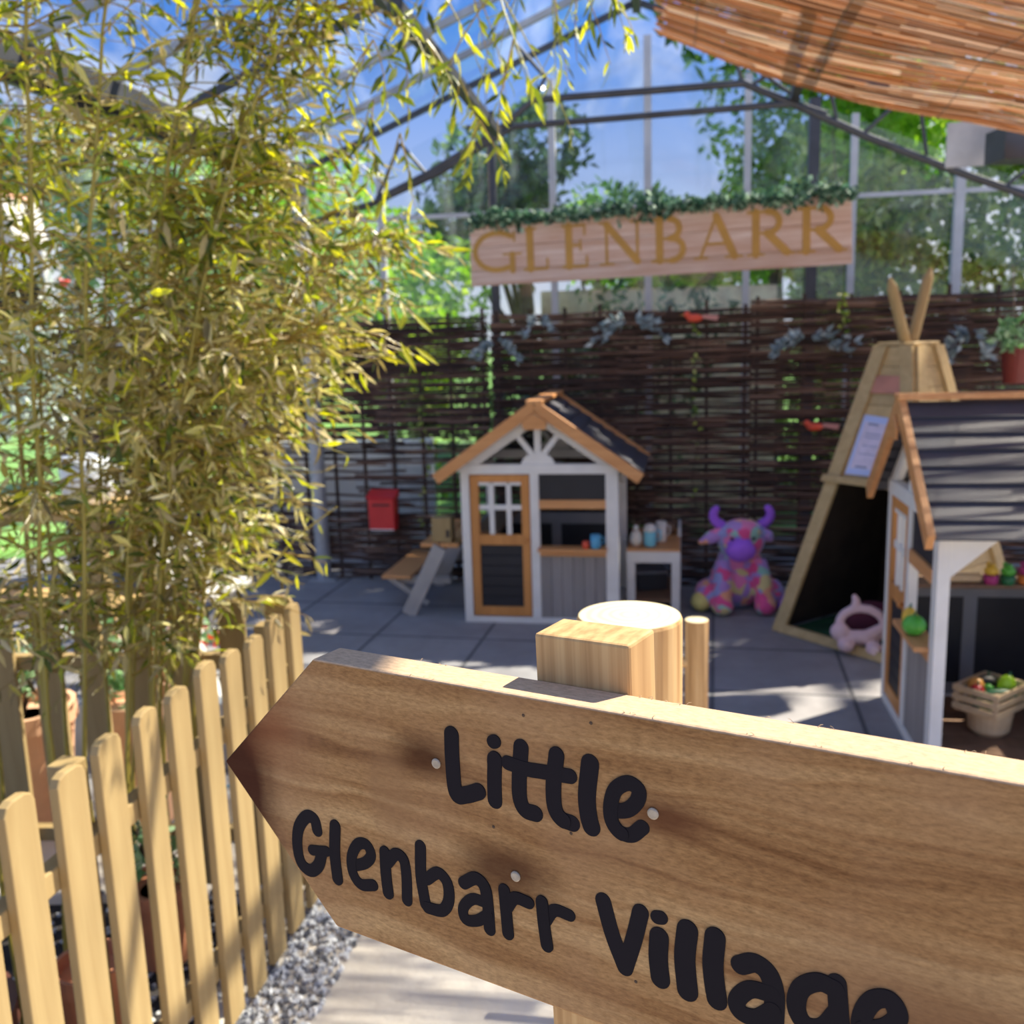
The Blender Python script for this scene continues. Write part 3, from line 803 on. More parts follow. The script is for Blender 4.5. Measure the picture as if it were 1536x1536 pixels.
house2 = playhouse('nearest playhouse with its slate roof turned to the path', H2L, H2Y, *H2S)
def inH(which, x, y, z):
    L, Yw, (sx, sz) = (H1L, H1Y, H1S) if which == 1 else (H2L, H2Y, H2S)
    c_, s_ = math.cos(Yw), math.sin(Yw)
    return Vector((L[0] + (c_ * x - s_ * y) * sx, L[1] + (s_ * x + c_ * y) * sx, z * sz))

# ---- play table right of the white playhouse
tb = thing('play_table', 'small white play table beside the white playhouse', 'table', inH(1, .905, .26, 0), H1Y, None)
MB().box(0, .30, 0, .60, .36, .375).build('tabletop', M_orange_x, tb, bevel=.002)
mb = MB(); mb.box(.0, .30, -.002, .02, .295, .36); mb.box(0, .30, .58, .602, .295, .36); mb.box(0, .02, .02, .58, .295, .36); mb.box(.28, .302, .02, .58, .295, .36)
mb.build('apron', M_white, tb, bevel=.002)
for a, b in ((0, 0), (.252, 0), (0, .555), (.252, .555)):
    MB().box(a, a + .048, b, b + .045, 0, .296).build('leg', M_white, tb, bevel=.003)
MB().box(.01, .29, .02, .58, .06, .075).build('shelf', M_brown, tb)
MB().box(.285, .302, .35, .60, .375, .43).build('side_rail', M_white, tb)
def TBP(x_, y_, z_): 
    c_, s_ = math.cos(H1Y), math.sin(H1Y); b_ = inH(1, .905, .26, 0); return Vector((b_.x + c_ * x_ - s_ * y_, b_.y + s_ * x_ + c_ * y_, z_))
M_cyan = plain('pale_blue_enamel', (.22, .62, .78), .3, .06)
M_cream = plain('cream_enamel', (.80, .74, .66), .4, .06)
M_blue = plain('blue_enamel', (.10, .38, .60), .3, .06)
o = thing('toy_jug', 'pale blue and white toy jug on the small white table', 'jug', TBP(.13, .08, .375))
MB().lathe([(.03, 0), (.036, .01), (.036, .09), (.028, .115), (.024, .115), (.024, .1)], n=20).build('body', M_cyan, o, smooth=True)
MB().lathe([(.0365, .088), (.037, .10), (.029, .122), (.01, .13)], n=20).build('lid', M_white, o, smooth=True)
MB().tube([(.034, 0, .09), (.062, 0, .085), (.062, 0, .045), (.035, 0, .03)], .005, 6).build('handle', M_cyan, o, smooth=True)
o = thing('toy_teapot', 'white toy teapot left of the pale blue jug', 'teapot', TBP(.05, .09, .375))
MB().lathe([(.02, 0), (.034, .02), (.036, .05), (.026, .08), (.01, .09)], n=20).build('body', M_cream, o, smooth=True)
MB().ball((0, 0, .105), .016).build('lid_knob', M_white, o, smooth=True)
o = thing('toy_mug', 'white toy mug behind the pale blue jug', 'mug', TBP(.19, .2, .375))
MB().lathe([(.026, 0), (.03, .005), (.03, .12), (.026, .12), (.026, .01)], n=20).build('body', M_cream, o, smooth=True)
MB().tube([(.028, 0, .1), (.05, 0, .09), (.05, 0, .05), (.028, 0, .03)], .004, 6).build('handle', M_cream, o, smooth=True)
o = thing('toy_basket', 'small brown basket at the back of the white table', 'basket', TBP(.22, .42, .375))
MB().lathe([(.04, 0), (.055, .06), (.052, .06), (.036, .008)], n=20).build('bowl', M_brown, o, smooth=True)
MB().tube([(.052 * math.cos(R(a)), 0, .06 + .045 * math.sin(R(a))) for a in range(0, 181, 20)], .004, 6).build('handle', M_brown, o)
o = thing('toy_box', 'dark toy box on the lower shelf of the white table', 'box', TBP(.12, .32, .075))
MB().box(-.09, .09, -.1, .1, 0, .10).build('box_body', M_black, o, bevel=.006); MB().box(-.094, .094, -.104, .104, .10, .115).build('lid', M_greyrail, o, bevel=.004)
def cup(mt, loc, label, r=.022, h=.045):
    o = thing('toy_cup', label, 'cup', loc, 0, 'toy cups on the serving ledge')
    MB().lathe([(r * .75, 0), (r, .006), (r, h), (r * .85, h), (r * .8, .01)], n=18).build('body', mt, o, smooth=True)
    MB().tube([(r * .95, 0, h * .85), (r * 1.7, 0, h * .8), (r * 1.7, 0, h * .4), (r * .95, 0, h * .3)], .003, 6).build('handle', mt, o, smooth=True)
cup(M_blue, inH(1, .755, -.02, .448), 'blue toy cup on the ledge of the white playhouse', .028, .075)
cup(M_red, inH(1, .70, -.025, .448), 'red toy cup on the ledge of the white playhouse', .018, .04)

# ---- picnic bench left of the white playhouse
M_ogrey = plain('grey_leg_paint', (.42, .385, .36), .6, .08)
pc = thing('picnic_bench', 'small orange picnic bench left of the white playhouse', 'picnic bench', inH(1, -.23, .1, 0), H1Y)
mb = MB()
for k in range(2): mb.box(-.06 + .115 * k, .05 + .115 * k, .05, .80, .395, .42)
mb.build('tabletop', M_orange_x, pc, bevel=.003)
for y_ in (.04, .70):
    MB().beam((.06, y_, .40), (-.14, y_ - .02, .0), .085, .03, side=(1, 0, .3)).build('leg', M_ogrey, pc, bevel=.003)
    MB().beam((-.29, y_ + .12, .185), (-.06, y_ + .12, .03), .03, .03).build('brace', M_ogrey, pc)
sb = MB(); sb.box(-.33, -.15, .12, .85, .185, .205); sb.build('seat', M_orange_x, pc, bevel=.003)
MB().beam((-.24, .18, .17), (.08, .18, .17), .03, .04).build('seat_beam', M_ogrey, pc); MB().beam((-.24, .76, .17), (.08, .76, .17), .03, .04).build('seat_beam', M_ogrey, pc)
def PCP(x_, y_, z_):
    b_ = inH(1, -.23, .1, 0); c_, s_ = math.cos(H1Y), math.sin(H1Y); return Vector((b_.x + c_ * x_ - s_ * y_, b_.y + s_ * x_ + c_ * y_, z_))
o = thing('wooden_toy_house', 'pale wooden toy box standing on the picnic bench', 'toy box', PCP(.06, .12, .42), H1Y)
MB().box(-.055, .06, -.05, .05, 0, .145).build('body', M_pine, o, bevel=.004)
MB().box(.03, .05, -.052, -.048, .03, .075).build('opening', M_black, o)

# =================================================================== COW TOY
def patch_mat():
    mt, t, b = new_mat('rainbow_plush')
    v = coord(t)
    nz = t.nodes.new('ShaderNodeTexNoise'); nz.inputs['Scale'].default_value = 9; lk(t, v, nz.inputs['Vector'])
    ad = t.nodes.new('ShaderNodeVectorMath'); ad.operation = 'MULTIPLY_ADD'; ad.inputs[1].default_value = (.12, .12, .12)
    lk(t, nz.outputs['Color'], ad.inputs[0]); lk(t, v, ad.inputs[2])
    vo = t.nodes.new('ShaderNodeTexVoronoi'); vo.inputs['Scale'].default_value = 17; lk(t, ad.outputs[0], vo.inputs['Vector'])
    sp = t.nodes.new('ShaderNodeSeparateColor'); lk(t, vo.outputs['Color'], sp.inputs[0])
    r = rampnode(t, [(0, (.80, .09, .28)), (.22, (.46, .26, .62)), (.40, (.80, .22, .45)), (.56, (.34, .34, .64)), (.68, (.85, .38, .22)), (.80, (.70, .58, .26)), (.90, (.32, .58, .50)), (1, (.70, .16, .40))])
    r.color_ramp.interpolation = 'CONSTANT'
    lk(t, sp.outputs[0], r.inputs[0]); lk(t, r.outputs[0], b.inputs['Base Color'])
    b.inputs['Roughness'].default_value = .95; b.inputs['Sheen Weight'].default_value = .4
    return mt
M_plush = patch_mat()
M_purple = plain('purple_plush', (.38, .13, .75), .9, .1); M_yplush = plain('yellow_plush', (.70, .60, .20), .9, .1)
cw = thing('plush_cow', 'rainbow patched plush cow with purple horns sitting by the hurdle', 'plush toy', (1.30, 5.40, 0), R(-4))
mb = MB()
mb.ball((0, .05, .15), (.165, .15, .16)); mb.ball((0, .02, .26), (.13, .11, .13)); mb.ball((0, -.02, .40), (.135, .12, .115)); mb.ball((.0, -.05, .46), (.12, .10, .07))
for s in (-1, 1):
    mb.tube([(s * .09, -.03, .28), (s * .115, -.10, .16), (s * .12, -.13, .06)], [.055, .055, .058], 12); mb.ball((s * .12, -.15, .05), (.062, .075, .05))
    mb.ball((s * .17, .0, .085), (.085, .13, .085))
mb.tube([(-.09, -.04, .455), (-.17, -.06, .43), (-.245, -.06, .395)], [.035, .042, .012], 10)
mb.tube([(.09, -.04, .455), (.15, -.05, .43), (.17, -.05, .40)], [.035, .035, .015], 10)
blob('body', M_plush, cw, mb, .009, 5, .008)
mb = MB(); mb.ball((-.02, -.145, .365), (.085, .06, .062)); mb.ball((-.02, -.12, .39), (.075, .05, .05)); blob('muzzle', M_purple, cw, mb, .008, 4)
for s in (-1, 1):
    MB().tube([(s * .085, -.03, .485), (s * .135, -.035, .50), (s * .165, -.04, .54), (s * .155, -.04, .585), (s * .125, -.04, .60)], [.03, .032, .030, .026, .016], 12).build('horn', M_purple, cw, smooth=True, subsurf=1)
    MB().ball((s * .06 - .01, -.145, .435), .010).build('eye', M_black, cw, smooth=True)
mb = MB(); mb.ball((-.225, -.06, .055), (.06, .075, .055)); mb.build('hind_paw', M_yplush, cw, smooth=True)
mb = MB(); mb.ball((.225, -.06, .05), (.05, .06, .05)); mb.build('hind_paw', M_purple, cw, smooth=True)

# =================================================================== TEEPEE
A = Vector((1.383, 4.95, 0)); dA = Vector((.55, -.835, 0)).normalized(); dB = Vector((.835, .55, 0)).normalized(); SD = .86
N_ = A + dA * SD; Rr = N_ + dB * SD; Lk = A + dB * SD
ctr = (A + Rr) / 2; TZ = 1.48; hs = .105
tops = [ctr + Vector((0, 0, TZ)) + a * hs + b * hs for a, b in ((-dA, -dB), (dA, -dB), (dA, dB), (-dA, dB))]
tp = thing('play_teepee', 'wooden play teepee with crossed poles beside the plush cow', 'teepee', (ctr.x, ctr.y, 0))
def face(p0, p1, t0, t1):
    def f(u, z, t):
        a = p0.lerp(t0, z / TZ); b = p1.lerp(t1, z / TZ)
        n = (p1 - p0).cross(t0 - p0).normalized()
        return a.lerp(b, u) + n * t
    return f
F = [face(A, N_, tops[0], tops[1]), face(N_, Rr, tops[1], tops[2]), face(Rr, Lk, tops[2], tops[3]), face(Lk, A, tops[3], tops[0])]
def boards(mb, f, z0, z1, n, u0=.0, u1=1.0):
    for k in range(n):
        a = z0 + (z1 - z0) * k / n; b = z0 + (z1 - z0) * (k + .97) / n
        mb.prism([(u0, a), (u1, a), (u1, b), (u0, b)], f, -.018, 0)
mb = MB(); boards(mb, F[0], .82, TZ, 7); mb.build('front_panel', M_tee, tp, world=True)
mb = MB(); boards(mb, F[1], .02, TZ, 15); mb.build('side_panel', M_tee, tp, world=True)
mb = MB(); boards(mb, F[2], .02, TZ, 15); mb.build('side_panel', M_tee, tp, world=True)
mb = MB(); boards(mb, F[3], .02, TZ, 15); mb.build('side_panel', M_tee, tp, world=True)
M_shade = plain('painted_shade', (.045, .030, .020), .9, .2)  # near-black sheets added inside the teepee to stand in for its shade
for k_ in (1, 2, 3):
    mb = MB(); mb.prism([(.03, .02), (.97, .02), (.97, TZ - .02), (.03, TZ - .02)], F[k_], -.028, -.020); mb.build('backing', M_shade, tp, world=True)
# edge trims
def trim(f, ua, ub, z0, z1, mirror=False):
    mb = MB()
    n = 8
    pts = []
    def U(z):  # constant width .075
        w = (f(1, z, 0) - f(0, z, 0)).length; return .07 / w
    vs = []
    for z in (z0, z1):
        w = U(z); a, b = (0, w) if not mirror else (1 - w, 1)
        for u, t in ((a, 0), (b, 0), (b, .02), (a, .02)): vs.append(f(u, z, t))
    mb.add(vs, [(0, 1, 2, 3), (7, 6, 5, 4), (0, 4, 5, 1), (1, 5, 6, 2), (2, 6, 7, 3), (3, 7, 4, 0)])
    return mb.build('corner_trim', M_tee, tp, world=True)
for f in F[:2]: trim(f, 0, 0, 0.0, TZ); trim(f, 0, 0, 0.0, TZ, True)
trim(F[3], 0, 0, 0, TZ, True)
mb = MB(); mb.prism([(-.03, .80), (1.03, .80), (1.03, .835), (-.03, .835)], F[0], -.02, .045); mb.build('lintel_shelf', M_tee, tp, world=True, bevel=.003)
mb = MB(); mb.prism([(0, .0), (1, .0), (1, .045), (0, .045)], F[0], -.02, .022); mb.build('threshold', M_tee, tp, world=True)
mb = MB(); mb.add([tops[0], tops[1], tops[2], tops[3]] + [p + Vector((0, 0, .02)) for p in tops], [(0, 1, 2, 3), (7, 6, 5, 4), (0, 4, 5, 1), (1, 5, 6, 2), (2, 6, 7, 3), (3, 7, 4, 0)]); mb.build('cap', M_tee, tp, world=True, bevel=.008)
for (xa, ya), (xb, yb) in (((1362, 530), (1335, 418)), ((1364, 530), (1396, 402))):
    p = at(xa, yb * 0 + 530, 4.78); q = at(xb, yb, 4.72 if xb < 1350 else 4.86); d = (q - p).normalized()
    MB().tube([p, q - d * .05, q], [.026, .026, .008], 10).build('pole', M_pine, tp, world=True, smooth=False)
# floor mat inside
mt_ = thing('play_mat', 'dark green mat inside the wooden teepee', 'mat', (ctr.x, ctr.y, 0))
MB().add([p + (ctr - p) * .10 * 1 + Vector((0, 0, 0.002)) - Vector((0, 0, 0)) for p in (A, N_, Rr, Lk)] + [p + (ctr - p) * .10 + Vector((0, 0, .014)) for p in (A, N_, Rr, Lk)],
         [(3, 2, 1, 0), (4, 5, 6, 7), (0, 1, 5, 4), (1, 2, 6, 5), (2, 3, 7, 6), (3, 0, 4, 7)]).build('mat_sheet', plain('green_turf', (.02, .09, .04), .95, .3), mt_, world=True)
for v_ in []: pass
# poster and plaque
f0 = F[0]
def uz(px, py):
    best = None
    p0, p1, t0 = f0(0, .9, 0), f0(1, .9, 0), f0(0, 1.2, 0)
    n = (p1 - p0).cross(t0 - p0); d = ray(px, py); C0 = Vector((0, 0, CAM_H))
    return C0 + d * (n.dot(p0 - C0) / n.dot(d)), n.normalized()
ps = thing('poster', 'lilac and white laminated poster on the teepee front', 'poster', uz(1300, 668)[0])
q = [uz(*p) for p in ((1268, 711), (1316, 716), (1338, 628), (1298, 622))]
nn = q[0][1]
def quadplate(name, mt, pts, t0, t1, parent):
    mb = MB(); mb.add([p + nn * t0 for p in pts] + [p + nn * t1 for p in pts], [(3, 2, 1, 0), (4, 5, 6, 7), (0, 1, 5, 4), (1, 2, 6, 5), (2, 3, 7, 6), (3, 0, 4, 7)])
    return mb.build(name, mt, parent, world=True)
P4 = [a for a, b in q]; C4 = sum(P4, Vector()) / 4
quadplate('sheet', plain('poster_edge', (.50, .58, .88), .3, .05), P4, .003, .006, ps)
quadplate('print_area', plain('poster_print', (.68, .60, .74), .3, .08, 30), [C4 + (p - C4) * .78 for p in P4], .006, .0068, ps)
for k, t in enumerate((.86, .70, .64, .5, .36, .14)):
    a = P4[0].lerp(P4[3], t); b = P4[1].lerp(P4[2], t)
    mb = MB(); mb.beam(a.lerp(b, .25) + nn * .0072, a.lerp(b, .62 if k in (0, 5) else .8) + nn * .0072, .010 if k in (0, 5) else .004, .001, side=(P4[3] - P4[0])); mb.build('print_line', plain('ink', (.22, .25, .40), .5), ps, world=True)
pq = thing('plaque', 'faded red wooden name plaque high on the teepee front', 'plaque', uz(1330, 575)[0])
q = [uz(*p)[0] for p in ((1306, 590), (1352, 591), (1358, 565), (1318, 564))]
quadplate('board', plain('faded_red', (.50, .22, .16), .7, .15), q, .004, .014, pq)
# pink plush toy in the teepee
M_ppink = plain('pale_pink_plush', (.72, .52, .56), .95, .06)
pk0 = atz(1283, 985, .02); pk0 = Vector((pk0.x + .06, pk0.y + .09, .014))
pk = thing('plush_unicorn', 'pale pink plush toy curled up inside the teepee', 'plush toy', pk0, R(-20))
mb = MB()
ring = [(.105 * math.cos(R(a)), 0, .135 + .085 * math.sin(R(a))) for a in range(0, 360, 24)]
mb.tube(ring + [ring[0]], .022, 10)
mb.ball((-.10, -.02, .10), (.048, .045, .045)); mb.ball((-.07, -.04, .045), (.042, .05, .04)); mb.tube([(-.09, -.02, .08), (.02, -.03, .085), (.09, 0, .12)], [.03, .035, .03], 10)
mb.ball((.06, -.05, .035), (.042, .045, .036)); mb.tube([(-.035, 0, .215), (-.03, 0, .26), (-.045, 0, .285)], [.022, .02, .012], 10)
blob('body', M_ppink, pk, mb, .006, 4)
MB().tube([(.06, -.09, .037), (.06, -.097, .037)], .02, 12).build('foot_pad', plain('pad_pink', (.8, .62, .68), .9), pk)
cu = thing('cushion', 'dark maroon cushion behind the pink plush toy', 'cushion', Vector((pk0.x + .13, pk0.y + .18, .014)), R(-30))
mb = MB(); mb.ball((0, 0, .10), (.15, .07, .10)); mb.build('cover', plain('maroon_cloth', (.12, .02, .04), .9), cu, smooth=True)

# =================================================================== THINGS IN THE NEAR PLAYHOUSE
ZS = .528 * 1.05
M_gr = plain('toy_green', (.10, .45, .05), .4, .1); M_dg = plain('dark_green_toy', (.02, .16, .06), .4, .1)
M_ye = plain('toy_yellow', (.80, .50, .05), .4, .1); M_mg = plain('magenta_pot', (.45, .04, .20), .5, .1); M_or = plain('orange_pot', (.75, .22, .05), .5, .1)
M_lime = plain('lime_toy', (.42, .75, .03), .35, .08); M_palew = wood('pale_wood', (.82, .62, .38), (.70, .48, .26), 'X')
def pot(px, py, potm, topm, label, r=.026):
    # stands on the far shelf of the near playhouse
    d = ray(px, py); t = (ZS - CAM_H) / d.z
    p = d * t + Vector((0, 0, CAM_H)); p.z = ZS
    o = thing('potted_cactus', label, 'toy plant', p, 0, 'toy plants on the shelf of the near playhouse')
    MB().lathe([(r * .75, 0), (r, .006), (r * 1.1, .04), (r * .9, .04), (r * .8, .03)], n=18).build('plant_pot', potm, o, smooth=True)
    mb = MB(); mb.ball((0, 0, .055), (r * .95, r * .95, .026))
    for k in range(7): mb.ball((r * .7 * math.cos(k * .9), r * .7 * math.sin(k * .9), .055 + .012 * (k % 3)), .010)
    mb.build('plant_head', topm, o, smooth=True)
pot(1486, 876, M_mg, M_ye, 'yellow topped toy plant in a magenta pot')
pot(1511, 877, M_dg, M_gr, 'green toy plant in a dark green pot')
pot(1537, 876, M_or, M_mg, 'magenta topped toy plant in an orange pot')
o = thing('rolling_pin', 'pale wooden rolling pin lying on the shelf of the near playhouse', 'rolling pin', inH(2, .16, .30, .528) + Vector((0, 0, .02)), R(-8))
MB().tube([(-.08, 0, 0), (.06, 0, 0)], .019, 14).build('barrel', M_palew, o, smooth=False)
MB().tube([(.06, 0, 0), (.10, 0, 0), (.14, 0, .0)], [.008, .012, .008], 10).build('handle', M_palew, o)
MB().tube([(-.08, 0, 0), (-.12, 0, 0)], [.008, .010], 10).build('handle', M_palew, o)
def veg(name, label, p, r, mt, stem=True, rot=(0, 0, 0), group='toy vegetables on the ledge of the near playhouse'):
    o = thing(name, label, 'toy vegetable', p, rot, group)
    MB().ball((0, 0, r[2]), r, nu=20, nv=12).build('body', mt, o, smooth=True)
    if stem: MB().tube([(0, 0, 2 * r[2] - .004), (.004, 0, 2 * r[2] + .014)], [.005, .003], 6).build('stalk', M_dg, o)
    return o
L2 = lambda x_, y_: inH(2, x_, y_, .448)
veg('toy_cabbage', 'round green toy vegetable on the ledge of the near playhouse', L2(.66, -.02), (.042, .042, .038), M_gr)
veg('toy_pepper', 'yellow toy pepper behind the green one on the ledge', L2(.56, -.015), (.028, .028, .04), M_ye)
# crate of vegetables and bucket on the floor of the near playhouse
FZ = .027
ck = thing('wooden_barrel', 'small wooden tub under the crate of toy vegetables', 'tub', (0, 0, 0))
cp = at(1484, 1103, 3.30)
CPX = atz(1492, 1106, FZ)
ck.location = (CPX.x, CPX.y + .05, FZ)
MB().lathe([(.055, 0), (.075, .02), (.085, .10), (.078, .10), (.068, .02)], n=24).build('staves', M_palew, ck)
cr = thing('vegetable_crate', 'slatted wooden crate heaped with toy vegetables', 'crate', (CPX.x + .0, CPX.y + .05, FZ + .10), R(35))
for y_ in (-.085, .085):
    for z_ in (.005, .04, .075): MB().box(-.115, .115, y_ - .005, y_ + .005, z_, z_ + .024).build('slat', M_palew, cr, bevel=.002)
for x_ in (-.11, .11):
    for z_ in (.005, .04, .075): MB().box(x_ - .005, x_ + .005, -.08, .08, z_, z_ + .024).build('slat', M_palew, cr, bevel=.002)
MB().box(-.11, .11, -.08, .08, 0, .006).build('base_board', M_palew, cr)
for x_ in (-.10, .10):
    for y_ in (-.075, .075): MB().box(x_ - .008, x_ + .008, y_ - .008, y_ + .008, .0, .10).build('corner_block', M_palew, cr)
cb = cr.location
def CV(x_, y_, z_):
    a = R(35); return Vector((cb.x + math.cos(a) * x_ - math.sin(a) * y_, cb.y + math.sin(a) * x_ + math.cos(a) * y_, cb.z + z_))
gv = 'toy vegetables heaped in the crate'
veg('toy_pepper', 'lime green toy pepper on top of the crate', CV(.03, -.035, .055), (.033, .03, .04), M_lime, group=gv, rot=(0, .2, 0))
veg('toy_tomato', 'red toy tomato at the left of the crate', CV(-.08, .01, .062), (.026, .026, .024), plain('toy_red', (.6, .03, .04), .35), group=gv)
veg('toy_orange', 'orange toy fruit beside the red tomato in the crate', CV(-.035, .04, .062), (.03, .03, .028), plain('toy_orange', (.85, .40, .08), .4), group=gv, stem=False)
veg('toy_cucumber', 'long dark green toy cucumber across the front of the crate', CV(-.02, -.04, .045), (.075, .024, .024), M_dg, group=gv, stem=False)
veg('toy_sprout', 'small light green toy sprout in the middle of the crate', CV(-.02, .0, .06), (.02, .02, .02), M_gr, group=gv, stem=False)
veg('toy_aubergine', 'dark toy aubergine at the back of the crate', CV(.055, .045, .05), (.045, .028, .028), M_black, group=gv)
mb = MB(); mb.ball((0, 0, 0), (.095, .065, .035)); 
o = mb.build('crate_cloth', M_dg, cr); o.location = (0, 0, .03); o['label'] = 'dark green lining'

# =================================================================== ARROW SIGN
BO = Vector((-.13857, .62946, 1.38581)); BROT = Euler((0, R(-1.4276), R(-32.573)), 'XYZ')
def board_mat():
    mt, t, b = new_mat('sawn_board')
    v = coord(t, (1, 1, 1))
    sep = t.nodes.new('ShaderNodeSeparateXYZ'); lk(t, v, sep.inputs[0])
    def math_(op, a, b_=None, c_=None):
        n = t.nodes.new('ShaderNodeMath'); n.operation = op
        for i, q_ in enumerate((a, b_, c_)):
            if q_ is None: continue
            if isinstance(q_, (int, float)): n.inputs[i].default_value = q_
            else: lk(t, q_, n.inputs[i])
        return n.outputs[0]
    # bent grain around the knots: displace the across-coordinate
    knots = [(.0985, -.053, .020), (.1566, -.118, .018), (.2515, -.0552, .016), (.04, -.085, .03)]
    mp = t.nodes.new('ShaderNodeMapping'); mp.inputs['Scale'].default_value = (5, 22, 22); lk(t, v, mp.inputs['Vector'])
    warp = t.nodes.new('ShaderNodeTexNoise'); warp.inputs['Scale'].default_value = 1.0; warp.inputs['Detail'].default_value = 2; lk(t, mp.outputs[0], warp.inputs['Vector'])
    zz = math_('ADD', sep.outputs['Z'], math_('MULTIPLY', math_('SUBTRACT', warp.outputs['Fac'], .5), .045))
    for kx, kz, kr in knots:
        dx = math_('SUBTRACT', sep.outputs['X'], kx); dz = math_('SUBTRACT', sep.outputs['Z'], kz)
        r2 = math_('ADD', math_('MULTIPLY', math_('MULTIPLY', dx, dx), .35), math_('MULTIPLY', dz, dz))
        infl = math_('DIVIDE', kr * kr * .9, math_('ADD', r2, kr * kr * .5))
        zz = math_('ADD', zz, math_('MULTIPLY', math_('MULTIPLY', infl, dz), .5))
    cmb = t.nodes.new('ShaderNodeCombineXYZ'); lk(t, math_('MULTIPLY', sep.outputs['X'], .8), cmb.inputs[0]); lk(t, math_('MULTIPLY', zz, 26), cmb.inputs[2]); lk(t, math_('MULTIPLY', sep.outputs['Y'], 10), cmb.inputs[1])
    gr = t.nodes.new('ShaderNodeTexNoise'); gr.inputs['Scale'].default_value = 1.7; gr.inputs['Detail'].default_value = 5; gr.inputs['Roughness'].default_value = .55; lk(t, cmb.outputs[0], gr.inputs['Vector'])
    r = rampnode(t, [(.34, (.17, .072, .027)), (.43, (.32, .165, .068)), (.52, (.41, .23, .10)), (.63, (.52, .32, .15))]); lk(t, gr.outputs['Fac'], r.inputs[0])
    # fine saw fuzz
    mp2 = t.nodes.new('ShaderNodeMapping'); mp2.inputs['Scale'].default_value = (160, 400, 520); lk(t, v, mp2.inputs['Vector'])
    fz = t.nodes.new('ShaderNodeTexNoise'); fz.inputs['Scale'].default_value = 1.0; fz.inputs['Detail'].default_value = 6; fz.inputs['Roughness'].default_value = .7; lk(t, mp2.outputs[0], fz.inputs['Vector'])
    fr = rampnode(t, [(.32, (.55, .52, .50)), (.68, (1.2, 1.18, 1.14))]); lk(t, fz.outputs['Fac'], fr.inputs[0])
    m1 = t.nodes.new('ShaderNodeMixRGB'); m1.blend_type = 'MULTIPLY'; m1.inputs[0].default_value = .9; lk(t, r.outputs[0], m1.inputs[1]); lk(t, fr.outputs[0], m1.inputs[2])
    col = m1.outputs[0]
    # stains: large pinkish brown clouds
    bn = t.nodes.new('ShaderNodeTexNoise'); bn.inputs['Scale'].default_value = 9; bn.inputs['Detail'].default_value = 5; lk(t, v, bn.inputs['Vector'])
    br_ = rampnode(t, [(.45, (0, 0, 0)), (.75, (.6, .6, .6))]); lk(t, bn.outputs['Fac'], br_.inputs[0])
    m2 = t.nodes.new('ShaderNodeMixRGB'); lk(t, br_.outputs[0], m2.inputs[0]); lk(t, col, m2.inputs[1]); m2.inputs[2].default_value = (.36, .20, .105, 1); col = m2.outputs[0]
    # knots and the dark arrow tip
    def spot(col, kx, kz, sx_, sz_, c_, r0, r1, amt):
        dx = math_('MULTIPLY', math_('SUBTRACT', sep.outputs['X'], kx), sx_); dz = math_('MULTIPLY', math_('SUBTRACT', sep.outputs['Z'], kz), sz_)
        d_ = math_('SQRT', math_('ADD', math_('MULTIPLY', dx, dx), math_('MULTIPLY', dz, dz)))
        d_ = math_('ADD', d_, math_('MULTIPLY', math_('SUBTRACT', bn.outputs['Fac'], .5), r1 * .9))
        mr = t.nodes.new('ShaderNodeMapRange'); mr.inputs['From Min'].default_value = r0; mr.inputs['From Max'].default_value = r1; mr.inputs['To Min'].default_value = amt; mr.inputs['To Max'].default_value = 0
        lk(t, d_, mr.inputs['Value'])
        mm = t.nodes.new('ShaderNodeMixRGB'); lk(t, mr.outputs[0], mm.inputs[0]); lk(t, col, mm.inputs[1]); mm.inputs[2].default_value = (*c_, 1)
        return mm.outputs[0]
    col = spot(col, .092, -.053, .8, 1.4, (.075, .028, .012), .007, .030, .9)
    col = spot(col, .150, -.115, .6, 1.4, (.09, .036, .016), .006, .030, .88)
    col = spot(col, .256, -.056, .7, 1.5, (.12, .045, .02), .004, .024, .85)
    col = spot(col, -.105, -.105, 1.0, .55, (.055, .016, .009), .042, .080, .96)
    col = spot(col, -.045, -.055, 1.0, 1.0, (.22, .075, .032), .01, .050, .7)
    col = spot(col, .40, -.13, .45, 1.3, (.20, .10, .05), .01, .06, .6)
    col = spot(col, .06, -.085, 1.4, .9, (.30, .16, .075), .02, .034, .5)
    # upper edge coloured paler than the face to carry its sunlit brightness
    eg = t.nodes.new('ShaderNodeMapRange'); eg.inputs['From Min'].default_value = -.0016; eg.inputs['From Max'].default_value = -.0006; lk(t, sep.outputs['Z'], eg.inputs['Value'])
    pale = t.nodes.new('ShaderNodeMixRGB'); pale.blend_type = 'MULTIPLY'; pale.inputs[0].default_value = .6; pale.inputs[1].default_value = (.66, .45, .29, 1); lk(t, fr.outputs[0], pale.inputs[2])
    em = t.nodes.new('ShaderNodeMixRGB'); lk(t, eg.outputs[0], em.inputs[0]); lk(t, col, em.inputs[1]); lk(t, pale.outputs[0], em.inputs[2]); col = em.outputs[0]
    lk(t, col, b.inputs['Base Color']); b.inputs['Roughness'].default_value = .9; b.inputs['Specular IOR Level'].default_value = .08
    bp = t.nodes.new('ShaderNodeBump'); bp.inputs['Strength'].default_value = .35; bp.inputs['Distance'].default_value = .0012
    lk(t, math_('ADD', math_('MULTIPLY', fz.outputs['Fac'], .6), gr.outputs['Fac']), bp.inputs['Height']); lk(t, bp.outputs[0], b.inputs['Normal'])
    return mt
sg = thing('direction_sign', 'arrow shaped wooden sign lettered Little Glenbarr Village', 'sign', BO, BROT)
bh, bt, bl = .2, .0282, .64
prof = [(0, -bh), (bl, -bh), (bl, 0), (0, 0), (-.1009, -.094)]
